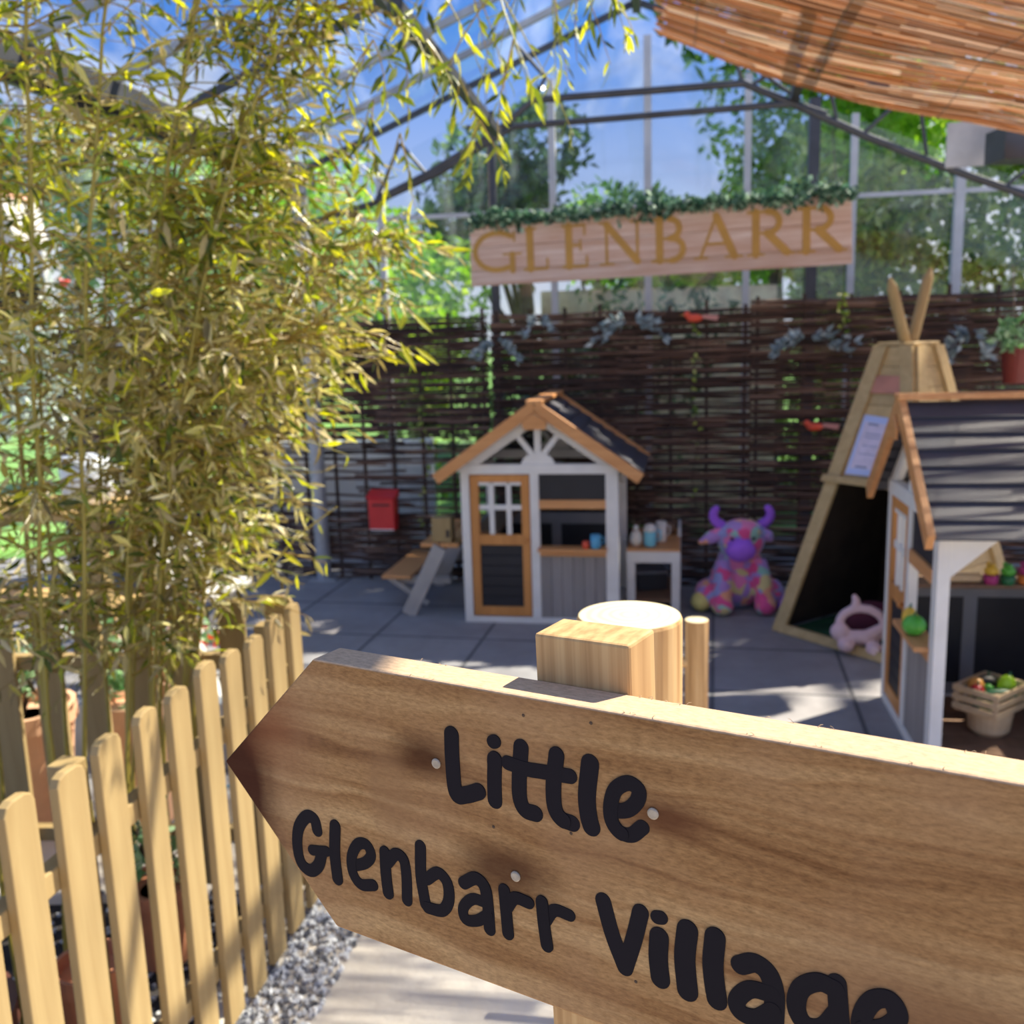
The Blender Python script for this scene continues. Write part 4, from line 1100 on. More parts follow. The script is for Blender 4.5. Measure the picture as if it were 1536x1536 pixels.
mb = MB(); mb.prism(prof, lambda a, b, t: Vector((a, t, b)), bt, 0)
mb.f = [f[::-1] for f in mb.f]
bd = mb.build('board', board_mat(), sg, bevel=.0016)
M_ink = plain('black_lettering', (.012, .009, .012), .85, .1)
M_ink.node_tree.nodes['Principled BSDF'].inputs['Specular IOR Level'].default_value = .15
LET = {
'Little': [(0.0044, [(0.1142, -0.0336), (0.1136, -0.0511), (0.1147, -0.0723), (0.1221, -0.0722), (0.1323, -0.0677)]), (0.0035, [(0.1454, -0.0326), (0.1467, -0.0322)]), (0.0042, [(0.1459, -0.0437), (0.1446, -0.0582), (0.1442, -0.0712)]), (0.0042, [(0.1653, -0.0324), (0.1629, -0.0524), (0.1626, -0.0656), (0.1659, -0.0723), (0.173, -0.073)]), (0.0037, [(0.1551, -0.0443), (0.1674, -0.0456), (0.1795, -0.045), (0.1981, -0.044)]), (0.0041, [(0.1896, -0.0325), (0.1867, -0.0511), (0.1868, -0.0657), (0.191, -0.0721), (0.1981, -0.0734)]), (0.0046, [(0.2115, -0.0335), (0.2086, -0.0536), (0.2092, -0.0661), (0.2108, -0.0725)]), (0.0036, [(0.2247, -0.0593), (0.2339, -0.0568), (0.2403, -0.0501), (0.2414, -0.043), (0.2353, -0.0403), (0.2274, -0.0456), (0.2239, -0.0555), (0.2241, -0.0652), (0.2288, -0.0712), (0.2361, -0.0714), (0.2429, -0.0652)])] ,
'Glenbarr': [(0.0039, [(-0.0103, -0.1281), (-0.0122, -0.1201), (-0.0197, -0.1199), (-0.0284, -0.1302), (-0.0316, -0.1445), (-0.0294, -0.1576), (-0.0207, -0.1617), (-0.012, -0.1553), (-0.0073, -0.144)]), (0.0031, [(-0.017, -0.1449), (-0.0027, -0.1422)]), (0.0039, [(0.0077, -0.1205), (0.0051, -0.142), (0.0057, -0.1609)]), (0.0034, [(0.0213, -0.147), (0.0329, -0.1417), (0.0389, -0.1344), (0.0356, -0.1277), (0.0276, -0.1293), (0.0209, -0.1401), (0.0207, -0.1522), (0.0272, -0.1592), (0.0388, -0.1567)]), (0.0037, [(0.0517, -0.129), (0.0512, -0.1451), (0.0519, -0.1588)]), (0.0035, [(0.0536, -0.1359), (0.0611, -0.128), (0.0676, -0.1301), (0.069, -0.1424), (0.068, -0.1596)]), (0.0036, [(0.0828, -0.1169), (0.0815, -0.139), (0.0837, -0.1582)]), (0.0034, [(0.0863, -0.1393), (0.0959, -0.1322), (0.103, -0.1372), (0.1034, -0.1494), (0.0973, -0.1585), (0.0853, -0.1599)]), (0.0035, [(0.1166, -0.1335), (0.126, -0.1277), (0.1328, -0.132), (0.1342, -0.1446), (0.1345, -0.1607)]), (0.0031, [(0.1334, -0.1428), (0.1227, -0.1431), (0.1149, -0.1513), (0.1159, -0.1592), (0.1251, -0.1574), (0.1338, -0.1508)]), (0.0034, [(0.1474, -0.1299), (0.148, -0.1446), (0.1486, -0.1593)]), (0.0033, [(0.1488, -0.1414), (0.1551, -0.1331), (0.165, -0.1333)]), (0.0034, [(0.1747, -0.13), (0.1754, -0.1443), (0.1769, -0.1586)]), (0.0032, [(0.176, -0.1431), (0.183, -0.1333), (0.1936, -0.1334)])] ,
'Village': [(0.0041, [(0.2166, -0.1174), (0.2219, -0.1376), (0.2293, -0.1561)]), (0.0041, [(0.2293, -0.1561), (0.2359, -0.1351), (0.2404, -0.1177)]), (0.0033, [(0.2506, -0.1177), (0.253, -0.1172)]), (0.0047, [(0.2515, -0.1294), (0.2506, -0.1431), (0.2516, -0.1557)]), (0.005, [(0.2687, -0.12), (0.2667, -0.1378), (0.268, -0.1576)]), (0.0048, [(0.2847, -0.1194), (0.2832, -0.1375), (0.2851, -0.1574)]), (0.0045, [(0.2988, -0.1315), (0.3065, -0.1277), (0.3139, -0.1314), (0.3171, -0.1424), (0.3167, -0.1589)]), (0.004, [(0.3153, -0.1431), (0.304, -0.1442), (0.2967, -0.1529), (0.2985, -0.1598), (0.3077, -0.1598), (0.316, -0.1526)]), (0.0041, [(0.3483, -0.1284), (0.3399, -0.1274), (0.3311, -0.1344), (0.3288, -0.1464), (0.3336, -0.1544), (0.3428, -0.1525), (0.3497, -0.142)]), (0.0041, [(0.3493, -0.1249), (0.3505, -0.1417), (0.3515, -0.1604), (0.3457, -0.1739), (0.3358, -0.1795)]), (0.004, [(0.3634, -0.1464), (0.3739, -0.1409), (0.379, -0.133), (0.375, -0.1253), (0.3672, -0.1283), (0.362, -0.1392), (0.3621, -0.1516), (0.3689, -0.16), (0.3807, -0.1553)])] ,
}
for word, sts in LET.items():
    mb = MB()
    for i, (w, pts) in enumerate(sts):
        # smooth the stroke
        P = [Vector(p) for p in pts]
        if len(P) > 2:
            Q = []
            ext = [P[0] * 2 - P[1]] + P + [P[-1] * 2 - P[-2]]
            for k in range(1, len(ext) - 2):
                for s in range(5):
                    u = s / 5; a, b_, c_, d_ = ext[k - 1:k + 3]
                    Q.append(.5 * ((2 * b_) + (c_ - a) * u + (2 * a - 5 * b_ + 4 * c_ - d_) * u * u + (3 * b_ - a - 3 * c_ + d_) * u ** 3))
            Q.append(P[-1]); P = Q
        stroke(mb, [tuple(p) for p in P], w * 2 * 1.25, lambda a, b, t: Vector((a, t, b)), -.00035 - .00001 * i, .0002, n=10)
    mb.build('lettering', M_ink, sg)
M_knot = plain('knot_plug', (.42, .33, .24), .6, .2, 200)
for kx, kz in ((.1007, -.0555), (.1566, -.1181), (.2499, -.0552)):
    MB().lathe([(.0034, 0), (.0034, .0006), (.0026, .0012)], (kx, -.0002, kz), 14, M=Matrix.Rotation(R(90), 4, 'X')).build('knot', M_knot, sg, smooth=False)
# little dark pin marks and splinters
M_mark = plain('pin_mark', (.08, .045, .025), .9)
mk = MB()
for kx, kz in ((.168, -.012), (.213, -.009), (.142, -.089), (.197, -.080), (.236, -.163), (.272, -.158)):
    mk.lathe([(.0009, 0), (.0011, .0002), (.0004, .0004)], (kx, 0, kz), 8, M=Matrix.Rotation(R(90), 4, 'X'))
mk.build('pin_marks', M_mark, sg)
sp = MB(); sr = random.Random(9)
for i in range(36):
    x_ = sr.choice([.245, .305, .33, .09, .40]) + sr.gauss(0, .012); y_ = sr.choice([.002, .026, .027])
    d = Vector((sr.uniform(-1, 1), sr.uniform(-.5, .5), sr.uniform(0, .5))) * sr.uniform(.002, .005)
    p = Vector((x_, y_, 0.0)); sp.tube([p, p + d * .5 + Vector((0, 0, .0006)), p + d], [.00022, .00018, .0001], 4)
sp.build('splinters', M_palew, sg)
def post_mat():
    mt, t, b = new_mat('post_timber')
    v = coord(t, (170, 60, 3))
    w = t.nodes.new('ShaderNodeTexNoise'); w.inputs['Scale'].default_value = 1.0; w.inputs['Detail'].default_value = 3; lk(t, v, w.inputs['Vector'])
    r = rampnode(t, [(.34, (.40, .22, .085)), (.5, (.52, .31, .13)), (.66, (.60, .38, .17))]); lk(t, w.outputs['Fac'], r.inputs[0]); lk(t, r.outputs[0], b.inputs['Base Color'])
    b.inputs['Roughness'].default_value = .75
    bp = t.nodes.new('ShaderNodeBump'); bp.inputs['Strength'].default_value = .25; bp.inputs['Distance'].default_value = .001; lk(t, w.outputs['Fac'], bp.inputs['Height']); lk(t, bp.outputs[0], b.inputs['Normal'])
    return mt
M_postw = post_mat()
mb = MB(); mb.box(.1605, .2245, bt, bt + .036, -1.39, .0295)
mb.build('post', M_postw, sg, bevel=.002)

# ---- log posts behind the sign
def log_mat():
    mt, t, b = new_mat('peeled_log')
    v = coord(t, (60, 60, 2.5))
    w = t.nodes.new('ShaderNodeTexNoise'); w.inputs['Scale'].default_value = 1.0; w.inputs['Detail'].default_value = 4; lk(t, v, w.inputs['Vector'])
    r = rampnode(t, [(.36, (.34, .17, .06)), (.5, (.54, .31, .12)), (.64, (.66, .42, .19))]); lk(t, w.outputs['Fac'], r.inputs[0]); lk(t, r.outputs[0], b.inputs['Base Color'])
    b.inputs['Roughness'].default_value = .7
    return mt
def end_mat():
    mt, t, b = new_mat('log_end')
    v = coord(t)
    w = t.nodes.new('ShaderNodeTexWave'); w.wave_type = 'RINGS'; w.rings_direction = 'Z'; w.inputs['Scale'].default_value = 28; w.inputs['Distortion'].default_value = 3; lk(t, v, w.inputs['Vector'])
    r = rampnode(t, [(.0, (.72, .58, .34)), (1, (.82, .70, .46))]); lk(t, w.outputs['Fac'], r.inputs[0]); lk(t, r.outputs[0], b.inputs['Base Color'])
    b.inputs['Roughness'].default_value = .8
    return mt
M_log, M_end = log_mat(), end_mat()
lp = at(944, 922, 1.02)
o = thing('log_post', 'thick round log post standing behind the arrow sign', 'post', (lp.x, lp.y, 0))
MB().lathe([(.0575, 0), (.0575, lp.z - .004), (.0560, lp.z - .0005)], n=48).build('log', M_log, o, smooth=False)
MB().lathe([(.0559, lp.z - .001), (.0555, lp.z)], n=48).build('sawn_end', M_end, o)
lq = at(1045, 930, 2.1)
o = thing('slim_log_post', 'slim round post with a short rail behind the thick log', 'post', (lq.x, lq.y, 0))
MB().lathe([(.0265, 0), (.0265, lq.z)], n=24).build('log', M_log, o, smooth=False)
MB().lathe([(.0258, lq.z), (.0256, lq.z + .0008)], n=24).build('sawn_end', M_end, o)
zr = at(1030, 993, 2.1).z
MB().tube([(-.02, 0, zr), (-.32, .05, zr)], .012, 10).build('rail', M_log, o)
MB().tube([(-.02, 0, .25), (-.32, .05, .25)], .012, 10).build('rail', M_log, o)

# =================================================================== PICKET FENCES
def picket_mesh(h, w=.074, t=.019, seed=0):
    r_ = random.Random(seed); mb = MB()
    top = [(-w / 2, h - .02), (-w / 2 + .008, h - .006), (-w * .2, h), (w * .2, h), (w / 2 - .008, h - .006), (w / 2, h - .02)]
    poly = [(-w / 2, .03), (w / 2, .03)] + top[::-1]
    mb.prism(poly, lambda a, b, t_: Vector((-t_, a, b)), -t, 0)
    mb.f = [f[::-1] for f in mb.f]
    return mb
def fence(name, label, p0, p1, n, hgt, first=0.0):
    d = p1 - p0; o = thing(name, label, 'picket fence', (p0.x, p0.y, 0), math.atan2(d.y, d.x) - PI / 2)
    L = d.length; fr = random.Random(len(label))
    protos = [picket_mesh(hgt + fr.uniform(-.012, .012), .076 * fr.uniform(.92, 1.06)).build('picket', M_pine, o, bevel=.003) for k in range(3)]
    for i in range(n):
        if i < 3: k = protos[i]
        else: k = protos[i % 3].copy(); COL.objects.link(k); k.parent = o
        k.location = (0, first + (L - first) * i / (n - 1), fr.uniform(-.008, .004)); k.rotation_euler = (fr.uniform(-.008, .008), 0, fr.uniform(-.05, .05))
    for z in (.18, hgt - .19):
        MB().box(-.034, -.0005, -.03, L + .03, z - .022, z + .022).build('rail', M_pine_y, o, bevel=.003)
    for y_ in ((.01, L - .02) if L < 1.4 else (.02, L * .52, L - .02)):
        MB().box(-.085, -.036, y_ - .025, y_ + .025, 0, hgt - .04).build('post', M_pine, o, bevel=.004)
    return o
FA = Vector((-.945, .72, 0)); FB = Vector((-.605, 2.50, 0))
fence('picket_fence', 'pale pine picket fence running along the concrete path', FA, FB, 16, .895)
fence('picket_fence', 'pine picket fence section behind the bamboo', Vector((-2.55, 2.72, 0)), Vector((-.66, 2.60, 0)), 15, .90)

# =================================================================== GRAVEL, POTS, BAMBOO BED
tag(MB().box(-2.5, -.78, .3, 2.56, 0.001, .006).build('soil_bed', plain('dark_soil', (.035, .028, .026), .95, .4, 20)), 'dark soil bed inside the picket fence', 'soil', kind='structure')
mb = MB(); gr_ = random.Random(33)
base = []
for i in range(5200):
    y_ = gr_.uniform(.75, 2.62); xf = -.92 + (y_ - .72) * .19
    x_ = xf + gr_.choice([gr_.uniform(-.75, .0), gr_.uniform(-.05, .16)])
    s_ = gr_.uniform(.006, .014); Rm = Euler((gr_.uniform(0, 6), gr_.uniform(0, 6), gr_.uniform(0, 6))).to_matrix()
    vs = [Rm @ Vector((a * s_, b * s_ * gr_.uniform(.6, .9), c_ * s_ * .7)) + Vector((x_, y_, .008)) for a, b, c_ in ((1, 0, 0), (-1, 0, 0), (0, 1, 0), (0, -1, 0), (0, 0, 1), (0, 0, -1))]
    mb.add(vs, [(0, 2, 4), (2, 1, 4), (1, 3, 4), (3, 0, 4), (2, 0, 5), (1, 2, 5), (3, 1, 5), (0, 3, 5)])
mt, t, b = new_mat('gravel')
geo = t.nodes.new('ShaderNodeNewGeometry'); r = rampnode(t, [(0, (.08, .08, .09)), (.3, (.25, .25, .27)), (.5, (.60, .60, .61)), (1, (.88, .88, .86))])
lk(t, geo.outputs['Random Per Island'], r.inputs[0]); lk(t, r.outputs[0], b.inputs['Base Color']); b.inputs['Roughness'].default_value = .8
tag(mb.build('gravel', mt), 'grey and white gravel under the picket fence', 'gravel', kind='stuff')
M_terra = plain('terracotta', (.55, .22, .11), .8, .12); M_dpot = plain('brown_glaze', (.13, .05, .035), .4, .1)
M_peach = plain('peach_terracotta', (.80, .46, .28), .8, .10); M_soil = plain('pot_soil', (.03, .022, .018), 1, .3)
def plantpot(x_, y_, r_, h_, mt, label, z0=.008):
    o = thing('plant_pot', label, 'plant pot', (x_, y_, z0))
    MB().lathe([(r_ * .72, 0), (r_ * .96, h_ * .86), (r_ * 1.04, h_ * .86), (r_ * 1.04, h_), (r_ * .92, h_), (r_ * .90, h_ * .9)], n=28).build('pot_wall', mt, o, smooth=False)
    MB().lathe([(r_ * .89, h_ * .88), (r_ * .5, h_ * .90)], n=20).build('soil', M_soil, o)
plantpot(-1.18, 1.62, .19, .34, M_dpot, 'large dark brown pot behind the nearest pickets')
plantpot(-.93, 1.86, .075, .30, M_terra, 'narrow terracotta pot behind the fourth picket')
plantpot(-1.28, 3.08, .13, .44, M_peach, 'peach coloured pot behind the back section of the picket fence', 0.0)
plantpot(-1.66, 3.08, .16, .42, M_peach, 'wide peach pot behind the back picket fence at the left', 0.0)
plantpot(-.95, 2.30, .09, .22, M_terra, 'small terracotta pot near the corner of the picket fence')
tag(MB().box(-.6, .62, -.04, .04, 0, .24, Matrix.Translation((-1.25, 3.55, 0)) @ Matrix.Rotation(R(-4), 4, 'Z')).build('sleeper', plain('blue_grey_timber', (.42, .45, .48), .7), bevel=.006), 'pale grey timber sleeper behind the picket fence', 'sleeper')
o = thing('watering_can', 'small white and blue watering can behind the picket fence', 'watering can', (-.93, 2.95, 0))
MB().lathe([(.05, 0), (.055, .05)], n=20).build('base', M_blue, o); MB().lathe([(.055, .05), (.05, .14), (.03, .16)], n=20).build('body', M_white, o, smooth=True)
MB().tube([(.04, 0, .07), (.10, 0, .15)], [.012, .006], 8).build('spout', M_white, o); MB().tube([(-.05, 0, .06), (-.10, 0, .10), (-.06, 0, .17), (0, 0, .17)], .005, 6).build('handle', M_blue, o)
# low leafy plants in the bed
def leafy(x_, y_, z_, r_, h_, n, mt, label, name='leafy_plant', size=.045, group='leafy plants in the bed'):
    o = thing(name, label, 'plant', (x_, y_, z_), 0, group); mb = MB(); st = MB()
    for k in range(9):
        a = ir.uniform(0, 6.28); e_ = Vector((r_ * .8 * math.cos(a), r_ * .8 * math.sin(a), h_ * ir.uniform(.5, 1)))
        st.tube([(0, 0, 0), e_ * .5 + Vector((0, 0, h_ * .1)), e_], .0025, 5)
        for j in range(n // 9):
            p = e_ * ir.uniform(.35, 1) + rvec(ir) * r_ * .25
            p.z = max(p.z, .02)
            mb.quadleaf(p, rvec(ir) + Vector((0, 0, .2)), rvec(ir), size * ir.uniform(.7, 1.3), size * .6)
    mb.build('leaves', mt, o); st.build('stems', M_stake, o)
M_mint = leafmat('mint_leaf', [(0, (.12, .28, .10)), (.6, (.35, .55, .28)), (1, (.65, .80, .55))])
M_silver = leafmat('white_leaf', [(0, (.40, .48, .42)), (.6, (.65, .75, .68)), (1, (.9, .95, .9))], trans=.2)
leafy(-1.66, 3.08, .385, .20, .38, 260, M_mint, 'pale green leafy plant in the wide peach pot')
leafy(-1.28, 3.08, .40, .16, .32, 200, M_mint, 'pale green leafy plant in the peach pot at the back')
leafy(-1.18, 1.62, .33, .15, .20, 120, M_mint, 'low green plant in the large dark pot')
leafy(-.95, 2.3, .21, .10, .18, 90, M_mint, 'small green plant near the fence corner')
leafy(-2.15, 3.3, .0, .25, .75, 330, M_mint, 'taller mint green plant behind the back fence')
# silver leaved hanging plant and bird box at the left edge
sp_ = at(20, 470, 3.6)
o = thing('hanging_plant', 'white leaved trailing plant hanging at the left edge', 'hanging plant', sp_)
mb = MB()
for i in range(620):
    p = Vector((ir.gauss(0, .10), ir.gauss(0, .10), ir.uniform(-.42, .16))); p.x *= 1 - .3 * abs(p.z)
    mb.quadleaf(p, Vector((ir.uniform(-.6, .6), ir.uniform(-.6, .6), -1)), rvec(ir), ir.uniform(.04, .07), .03)
mb.build('foliage', M_silver, o)
MB().lathe([(.08, .0), (.11, .12), (.10, .12)], n=20).build('basket', M_black, o)
MB().tube([(0, 0, .1), (0, 0, 1.6)], .003, 5).build('chain', M_wire, o)
bb = at(8, 342, 3.4)
o = thing('bird_box', 'grey box with a pale edge hanging above the white leaved plant', 'bird box', bb, R(-25))
MB().box(-.07, .06, -.06, .06, -.06, .07).build('body', plain('box_grey', (.30, .29, .34), .6), o, bevel=.004)
mb = MB(); mb.prism([(-.09, .065), (.08, .065), (.0, .12)], lambda a, b, t: Vector((a, t, b)), -.08, .08); mb.build('roof', plain('salmon_felt', (.80, .42, .32), .8), o)
MB().box(.055, .10, -.065, .065, -.10, .06, Matrix.Rotation(R(-18), 4, 'Y')).build('side_flap', M_white, o)
MB().tube([(0, 0, .1), (0, 0, 1.3)], .003, 5).build('chain', M_wire, o)

# ---- potting bench and its things behind the bamboo
pbn = thing('potting_bench', 'wooden potting bench half hidden behind the bamboo', 'bench', (-2.05, 4.1, 0), R(-6))
MB().box(-.75, .42, -.22, .25, .90, .935).build('bench_top', M_pine_x, pbn, bevel=.004)
for a, b in ((-.70, -.18), (.37, -.18), (-.70, .2), (.37, .2)): MB().box(a - .03, a + .03, b - .03, b + .03, 0, .90).build('leg', M_pine, pbn)
MB().box(-.75, .42, -.2, .22, .48, .505).build('shelf', M_pine_x, pbn)
o = thing('white_jar', 'large white enamel jar on the potting bench', 'jar', at(128, 700, 4.05) * Vector((1, 1, 0)) + Vector((0, 0, .936)))
o.location.z = .936
MB().lathe([(.075, 0), (.10, .03), (.105, .16), (.09, .21), (.08, .21), (.08, .17)], n=28).build('body', plain('white_enamel', (.82, .85, .9), .25, .03), o, smooth=True)
MB().tube([(.1, 0, .17), (.15, 0, .15), (.15, 0, .08), (.1, 0, .05)], .008, 8).build('handle', M_white, o)
o = thing('white_ornament', 'small white bird shaped ornament on the potting bench', 'ornament', (0, 0, 0)); wp = at(50, 690, 4.05); o.location = (wp.x, wp.y, .936)
mb = MB(); mb.ball((0, 0, .04), (.055, .035, .04)); mb.ball((.045, 0, .085), .026); blob('body', M_white, o, mb, .006, 3)
MB().tube([(.065, 0, .085), (.088, 0, .08)], [.007, .001], 6).build('beak', M_ye, o)
wc = at(262, 745, 4.4)
o = thing('folding_chair', 'white folding chair leaning behind the bamboo', 'chair', (wc.x, wc.y, 0), R(-15))
for y_ in (-.15, .15):
    MB().beam((-.14, y_, .95), (.16, y_, .30), .05, .03).build('back_frame', M_white, o); MB().beam((.2, y_, .48), (-.15, y_, 0), .035, .03).build('leg', M_white, o); MB().beam((.06, y_, .52), (.24, y_, 0), .035, .03).build('leg', M_white, o)
MB().box(-.12, .26, -.17, .17, .46, .49).build('seat', M_white, o, bevel=.004)
for z_ in (.68, .80): MB().beam((-.14 + (.95 - z_) * .46, -.15, z_), (-.14 + (.95 - z_) * .46, .15, z_), .02, .07).build('back_slat', M_white, o)
M_flower = leafmat('red_petals', [(0, (.45, .02, .02)), (.5, (.80, .08, .05)), (1, (.85, .25, .15))], trans=.2)
fl = atz(275, 900, .0)
for k, (px, lab, mt2) in enumerate(((262, 'red flowering plant in a pot beside the white chair', M_flower), (205, 'salmon flowering plant left of the red flowers', leafmat('salmon_petals', [(0, (.7, .3, .2)), (1, (.9, .6, .5))])))):
    p = at(px, 815, 3.7)
    o = thing('flower_pot', lab, 'flower pot', (p.x, p.y, 0))
    MB().lathe([(.08, 0), (.11, .24), (.10, .24)], n=20).build('pot_wall', M_terra, o)
    mb = MB(); mg = MB()
    for i in range(120):
        d = rvec(ir); q_ = Vector((d.x * .13, d.y * .13, .40 + d.z * .14)); (mb if ir.random() < .45 else mg).quadleaf(q_, rvec(ir), rvec(ir), .045, .035)
    mb.build('blossoms', mt2, o); mg.build('leaves', M_mint, o)
# hanging pot at the right edge
hpp = at(1524, 545, 5.0)
o = thing('hanging_pot', 'dark red pot hanging on the hurdle at the right edge', 'pot', hpp)
MB().lathe([(.055, -.10), (.075, .06), (.082, .06), (.082, .08), (.07, .08)], n=20).build('pot_wall', plain('oxblood', (.20, .03, .02), .5), o)
mb = MB()
for i in range(150):
    d = rvec(ir); mb.quadleaf(Vector((d.x * .1, d.y * .09, .13 + d.z * .09)), rvec(ir), rvec(ir), .05, .03)
mb.build('foliage', M_mint, o)
MB().tube([(0, .02, .08), (0, .09, .5)], .003, 5).build('wire', M_wire, o)
gpx = at(1500, 585, 5.1)

# =================================================================== BAMBOO
def culm_mat():
    mt, t, b = new_mat('bamboo_culm')
    geo = t.nodes.new('ShaderNodeNewGeometry')
    r = rampnode(t, [(0, (.30, .17, .03)), (.5, (.40, .28, .05)), (.8, (.30, .33, .06)), (1, (.45, .36, .12))])
    lk(t, geo.outputs['Random Per Island'], r.inputs[0]); lk(t, r.outputs[0], b.inputs['Base Color']); b.inputs['Roughness'].default_value = .35
    return mt
M_culm = culm_mat()
M_bgreen = leafmat('bamboo_green', [(0, (.05, .07, .015)), (.25, (.14, .18, .03)), (.5, (.32, .36, .05)), (.8, (.62, .62, .07)), (1, (.90, .85, .08))], trans=.5, rough=.4)
M_btan = leafmat('bamboo_dry', [(0, (.12, .09, .03)), (.25, (.36, .28, .11)), (.5, (.60, .49, .25)), (.8, (.72, .64, .18)), (1, (.88, .80, .58))], trans=.35, rough=.45)
br = random.Random(17)
def culm_path(b, t, arch, n=16):
    """from the ground at b to t, bending over by arch"""
    out = []
    for i in range(n + 1):
        u = i / n
        p = b.lerp(t, u); p.z = b.z + (t.z - b.z) * (u if arch == 0 else (1 - (1 - u) ** (1 + arch)) / 1.0)
        k = u ** 1.6
        p.x = b.x + (t.x - b.x) * k; p.y = b.y + (t.y - b.y) * k
        out.append(p)
    return out
# base x,y ; top x,y,z ; arch
clumps = [
 ('tallest bamboo clump rising behind the nearest pickets', [
   (-1.30, 2.05, -1.45, 1.9, 3.1, 0), (-1.24, 2.12, -1.25, 2.0, 3.2, 0), (-1.18, 2.0, -.98, 2.0, 3.2, .1), (-1.10, 2.10, -.82, 2.1, 3.1, .1), (-1.33, 2.2, -1.75, 2.2, 2.9, .1), (-1.15, 2.22, -1.10, 2.3, 3.3, 0), (-1.05, 2.15, -.62, 2.2, 2.95, .3)]),
 ('bamboo clump arching towards the name board', [
   (-1.02, 2.30, -.40, 2.3, 2.9, .3), (-.98, 2.38, -.18, 2.4, 2.75, .5), (-.95, 2.26, -.02, 2.3, 2.62, .8), (-1.0, 2.42, -.60, 2.6, 2.9, .2), (-.92, 2.36, -.36, 2.4, 2.35, .8), (-.88, 2.30, -.50, 2.5, 2.1, .5), (-.90, 2.4, -.30, 2.6, 1.85, 1.0), (-.94, 2.3, -.42, 2.3, 1.62, 1.0)]),
 ('low bushy bamboo clump behind the fence corner', [
   (-.90, 2.45, -.52, 2.75, 1.75, .8), (-.96, 2.48, -.62, 2.8, 1.5, .6), (-1.05, 2.40, -.80, 2.7, 1.9, .4), (-1.12, 2.45, -1.02, 2.8, 2.2, .3), (-.98, 2.2, -.72, 2.4, 1.95, .5), (-1.2, 2.4, -1.25, 2.7, 2.2, .2)]),
 ('bamboo clump at the left edge of the bed', [
   (-1.48, 2.2, -1.85, 2.3, 2.6, .2), (-1.42, 2.3, -1.55, 2.6, 3.0, .1), (-1.55, 2.3, -2.1, 2.6, 2.4, .4), (-1.38, 2.38, -1.40, 2.8, 2.6, .1), (-1.5, 2.1, -1.72, 2.0, 2.9, .1)])]
def twig(mbs, mt_i, p, d, L, n, tw):
    pts = []; q_ = p.copy(); dd = d.normalized(); st = L / 4
    for i in range(5):
        pts.append(q_.copy()); dd = (dd + Vector((0, 0, -.16)) + rvec(br) * .14).normalized(); q_ = q_ + dd * st
    tw.tube(pts, [.0022, .0018, .0015, .0011, .0007], 4, cap=False)
    for j in range(n):
        t_ = br.uniform(.8, 4) if j else 4; i0 = min(3, int(t_)); c_ = pts[i0].lerp(pts[i0 + 1], t_ - i0)
        ax = (pts[i0 + 1] - pts[i0]).normalized()
        ld = (ax * .7 + rvec(br) * .75 + Vector((0, 0, -.35))).normalized()
        LL = br.uniform(.026, .066)
        mbs[mt_i()].leaf(c_, ld, rvec(br) + Vector((0, 0, .8)), LL, LL * br.uniform(.17, .27), br.uniform(.05, .35))
nleaf = 0
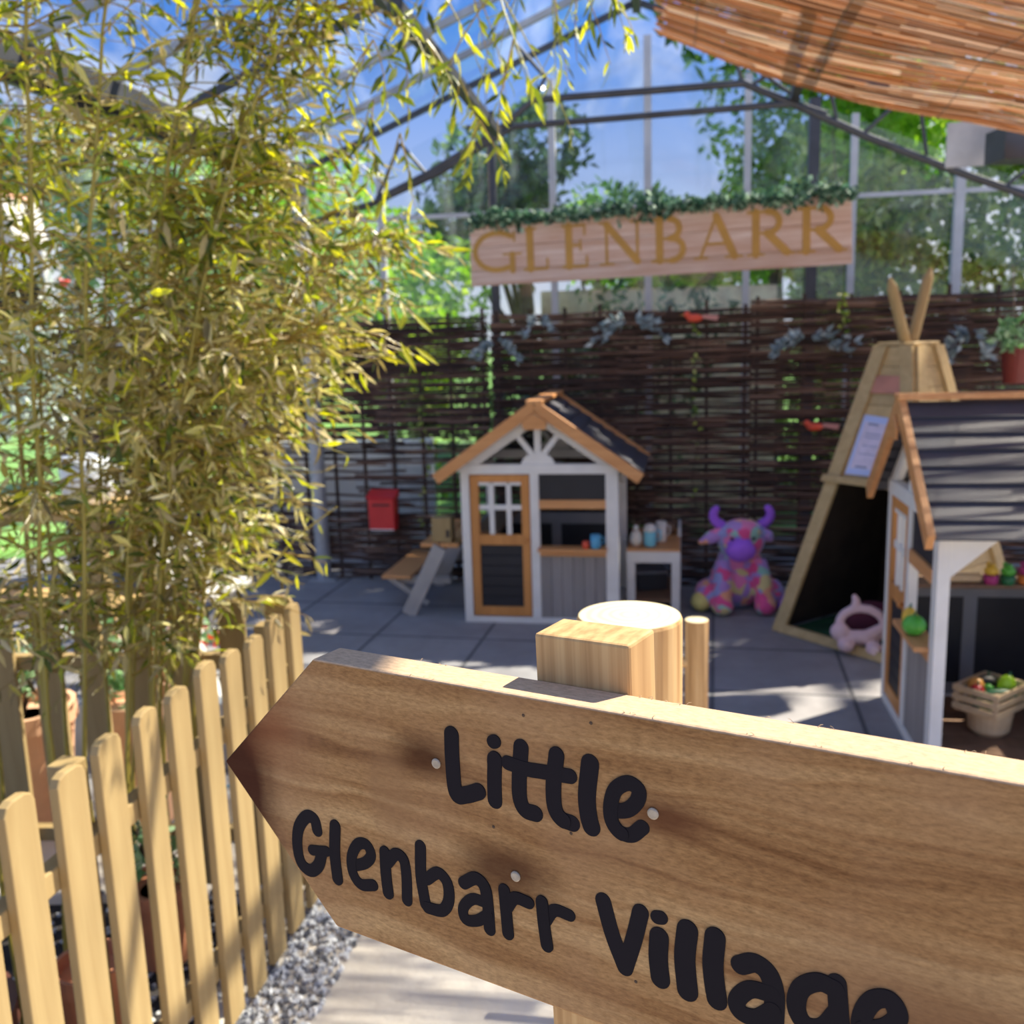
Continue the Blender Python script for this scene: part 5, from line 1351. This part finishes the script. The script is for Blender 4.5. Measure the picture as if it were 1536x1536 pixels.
for ci, (lab, cs) in enumerate(clumps):
    bx = sum(c_[0] for c_ in cs) / len(cs); by = sum(c_[1] for c_ in cs) / len(cs)
    o = thing('bamboo_clump', lab, 'bamboo', (bx, by, .006), 0, 'bamboo clumps in the fenced bed')
    g, d_, tw = MB(), MB(), MB()
    for (x0, y0, x1, y1, z1, ar) in cs:
        pts = culm_path(Vector((x0, y0, .006)), Vector((x1, y1, z1)), ar, 18)
        pts = [p + Vector((br.uniform(-.006, .006), br.uniform(-.006, .006), 0)) for p in pts]
        r0 = br.uniform(.0042, .0068)
        MB().tube(pts, [r0 * (1 - .55 * i / 18) * (1.12 if i % 2 else 1) for i in range(19)], 8).build('culm', M_culm, o, world=True, smooth=True)
        # node positions
        for k in range(125):
            u = br.uniform(.20, 1.0) ** .8 * 17.99; i0 = int(u); p = pts[i0].lerp(pts[i0 + 1], u - i0)
            if p.z < .85 and br.random() < .6: continue
            if p.z < .6: continue
            a = br.uniform(0, 6.283); ddir = Vector((math.cos(a), math.sin(a) * .8, br.uniform(.1, 1.0)))
            if ci == 1 and p.z > 1.0: ddir.x += .3
            dry = .30 if p.z > 1.75 else .66
            twig([g, d_], lambda: 1 if br.random() < dry else 0, p, ddir, br.uniform(.10, .32), br.randint(5, 9), tw)
    g.build('foliage', M_bgreen, o, world=True); d_.build('dry_foliage', M_btan, o, world=True)['label'] = 'straw coloured dry leaves'
    tw.build('twigs', M_culm, o, world=True)
    nleaf += (len(g.f) + len(d_.f)) // 6
print('bamboo leaves', nleaf)
# a few sprays reaching into the clear area
sp1 = thing('bamboo_spray', 'thin bamboo spray with yellow leaf tips reaching over the hurdle', 'bamboo', at(420, 590, 2.3))
g, tw = MB(), MB()
for (pa, pb_, lv) in (((430, 610), (615, 520), [(600, 512, 626, 560), (622, 520, 660, 548), (570, 535, 610, 545), (520, 520, 560, 516)]), ((400, 625), (520, 560), [(495, 565, 515, 595), (515, 562, 545, 590)]),
                      ((380, 880), (505, 760), [(425, 830, 455, 850), (410, 855, 380, 885)]), ((470, 480), (640, 460), [(620, 470, 650, 500), (610, 468, 600, 495), (500, 450, 520, 480)])):
    A_ = at(*pa, 2.35); B_ = at(*pb_, 2.35); M_ = (A_ + B_) / 2 + Vector((0, .03, .02))
    MB().tube([A_, M_, B_], [.003, .0025, .0015], 6).build('twig', M_culm, sp1, world=True)
    for (x0, y0, x1, y1) in lv:
        p = at(x0, y0, 2.35); q_ = at(x1, y1, 2.33); g.leaf(p, q_ - p, Vector((.2, -1, .6)), (q_ - p).length, .014, .05)
g.build('foliage', leafmat('spray_leaf', [(0, (.55, .58, .06)), (1, (.85, .75, .05))], trans=.5), sp1, world=True)
# leaves hanging in from the top
tp_ = thing('hanging_bamboo_tip', 'leafy bamboo tips hanging in from the top over the glazing', 'bamboo', at(700, 40, 2.3))
g, tw = MB(), MB()
for (px, py, L) in ((650, -30, .22), (700, -40, .28), (745, -20, .30), (790, -40, .3), (830, -30, .24), (870, -30, .26), (600, 20, .2), (560, 60, .2), (640, 60, .16), (905, -30, .14), (770, 60, .2), (720, 180, .14), (690, 120, .12), (560, 150, .2), (600, 200, .15)):
    p = at(px, py, br.uniform(2.2, 2.6))
    for k in range(3):
        twig([g, g], lambda: 0, p, Vector((br.uniform(-.5, .5), br.uniform(-.3, .3), -.5)), L * br.uniform(.6, 1.2), 7, tw)
g.build('foliage', M_bgreen, tp_, world=True); tw.build('twigs', M_culm, tp_, world=True)
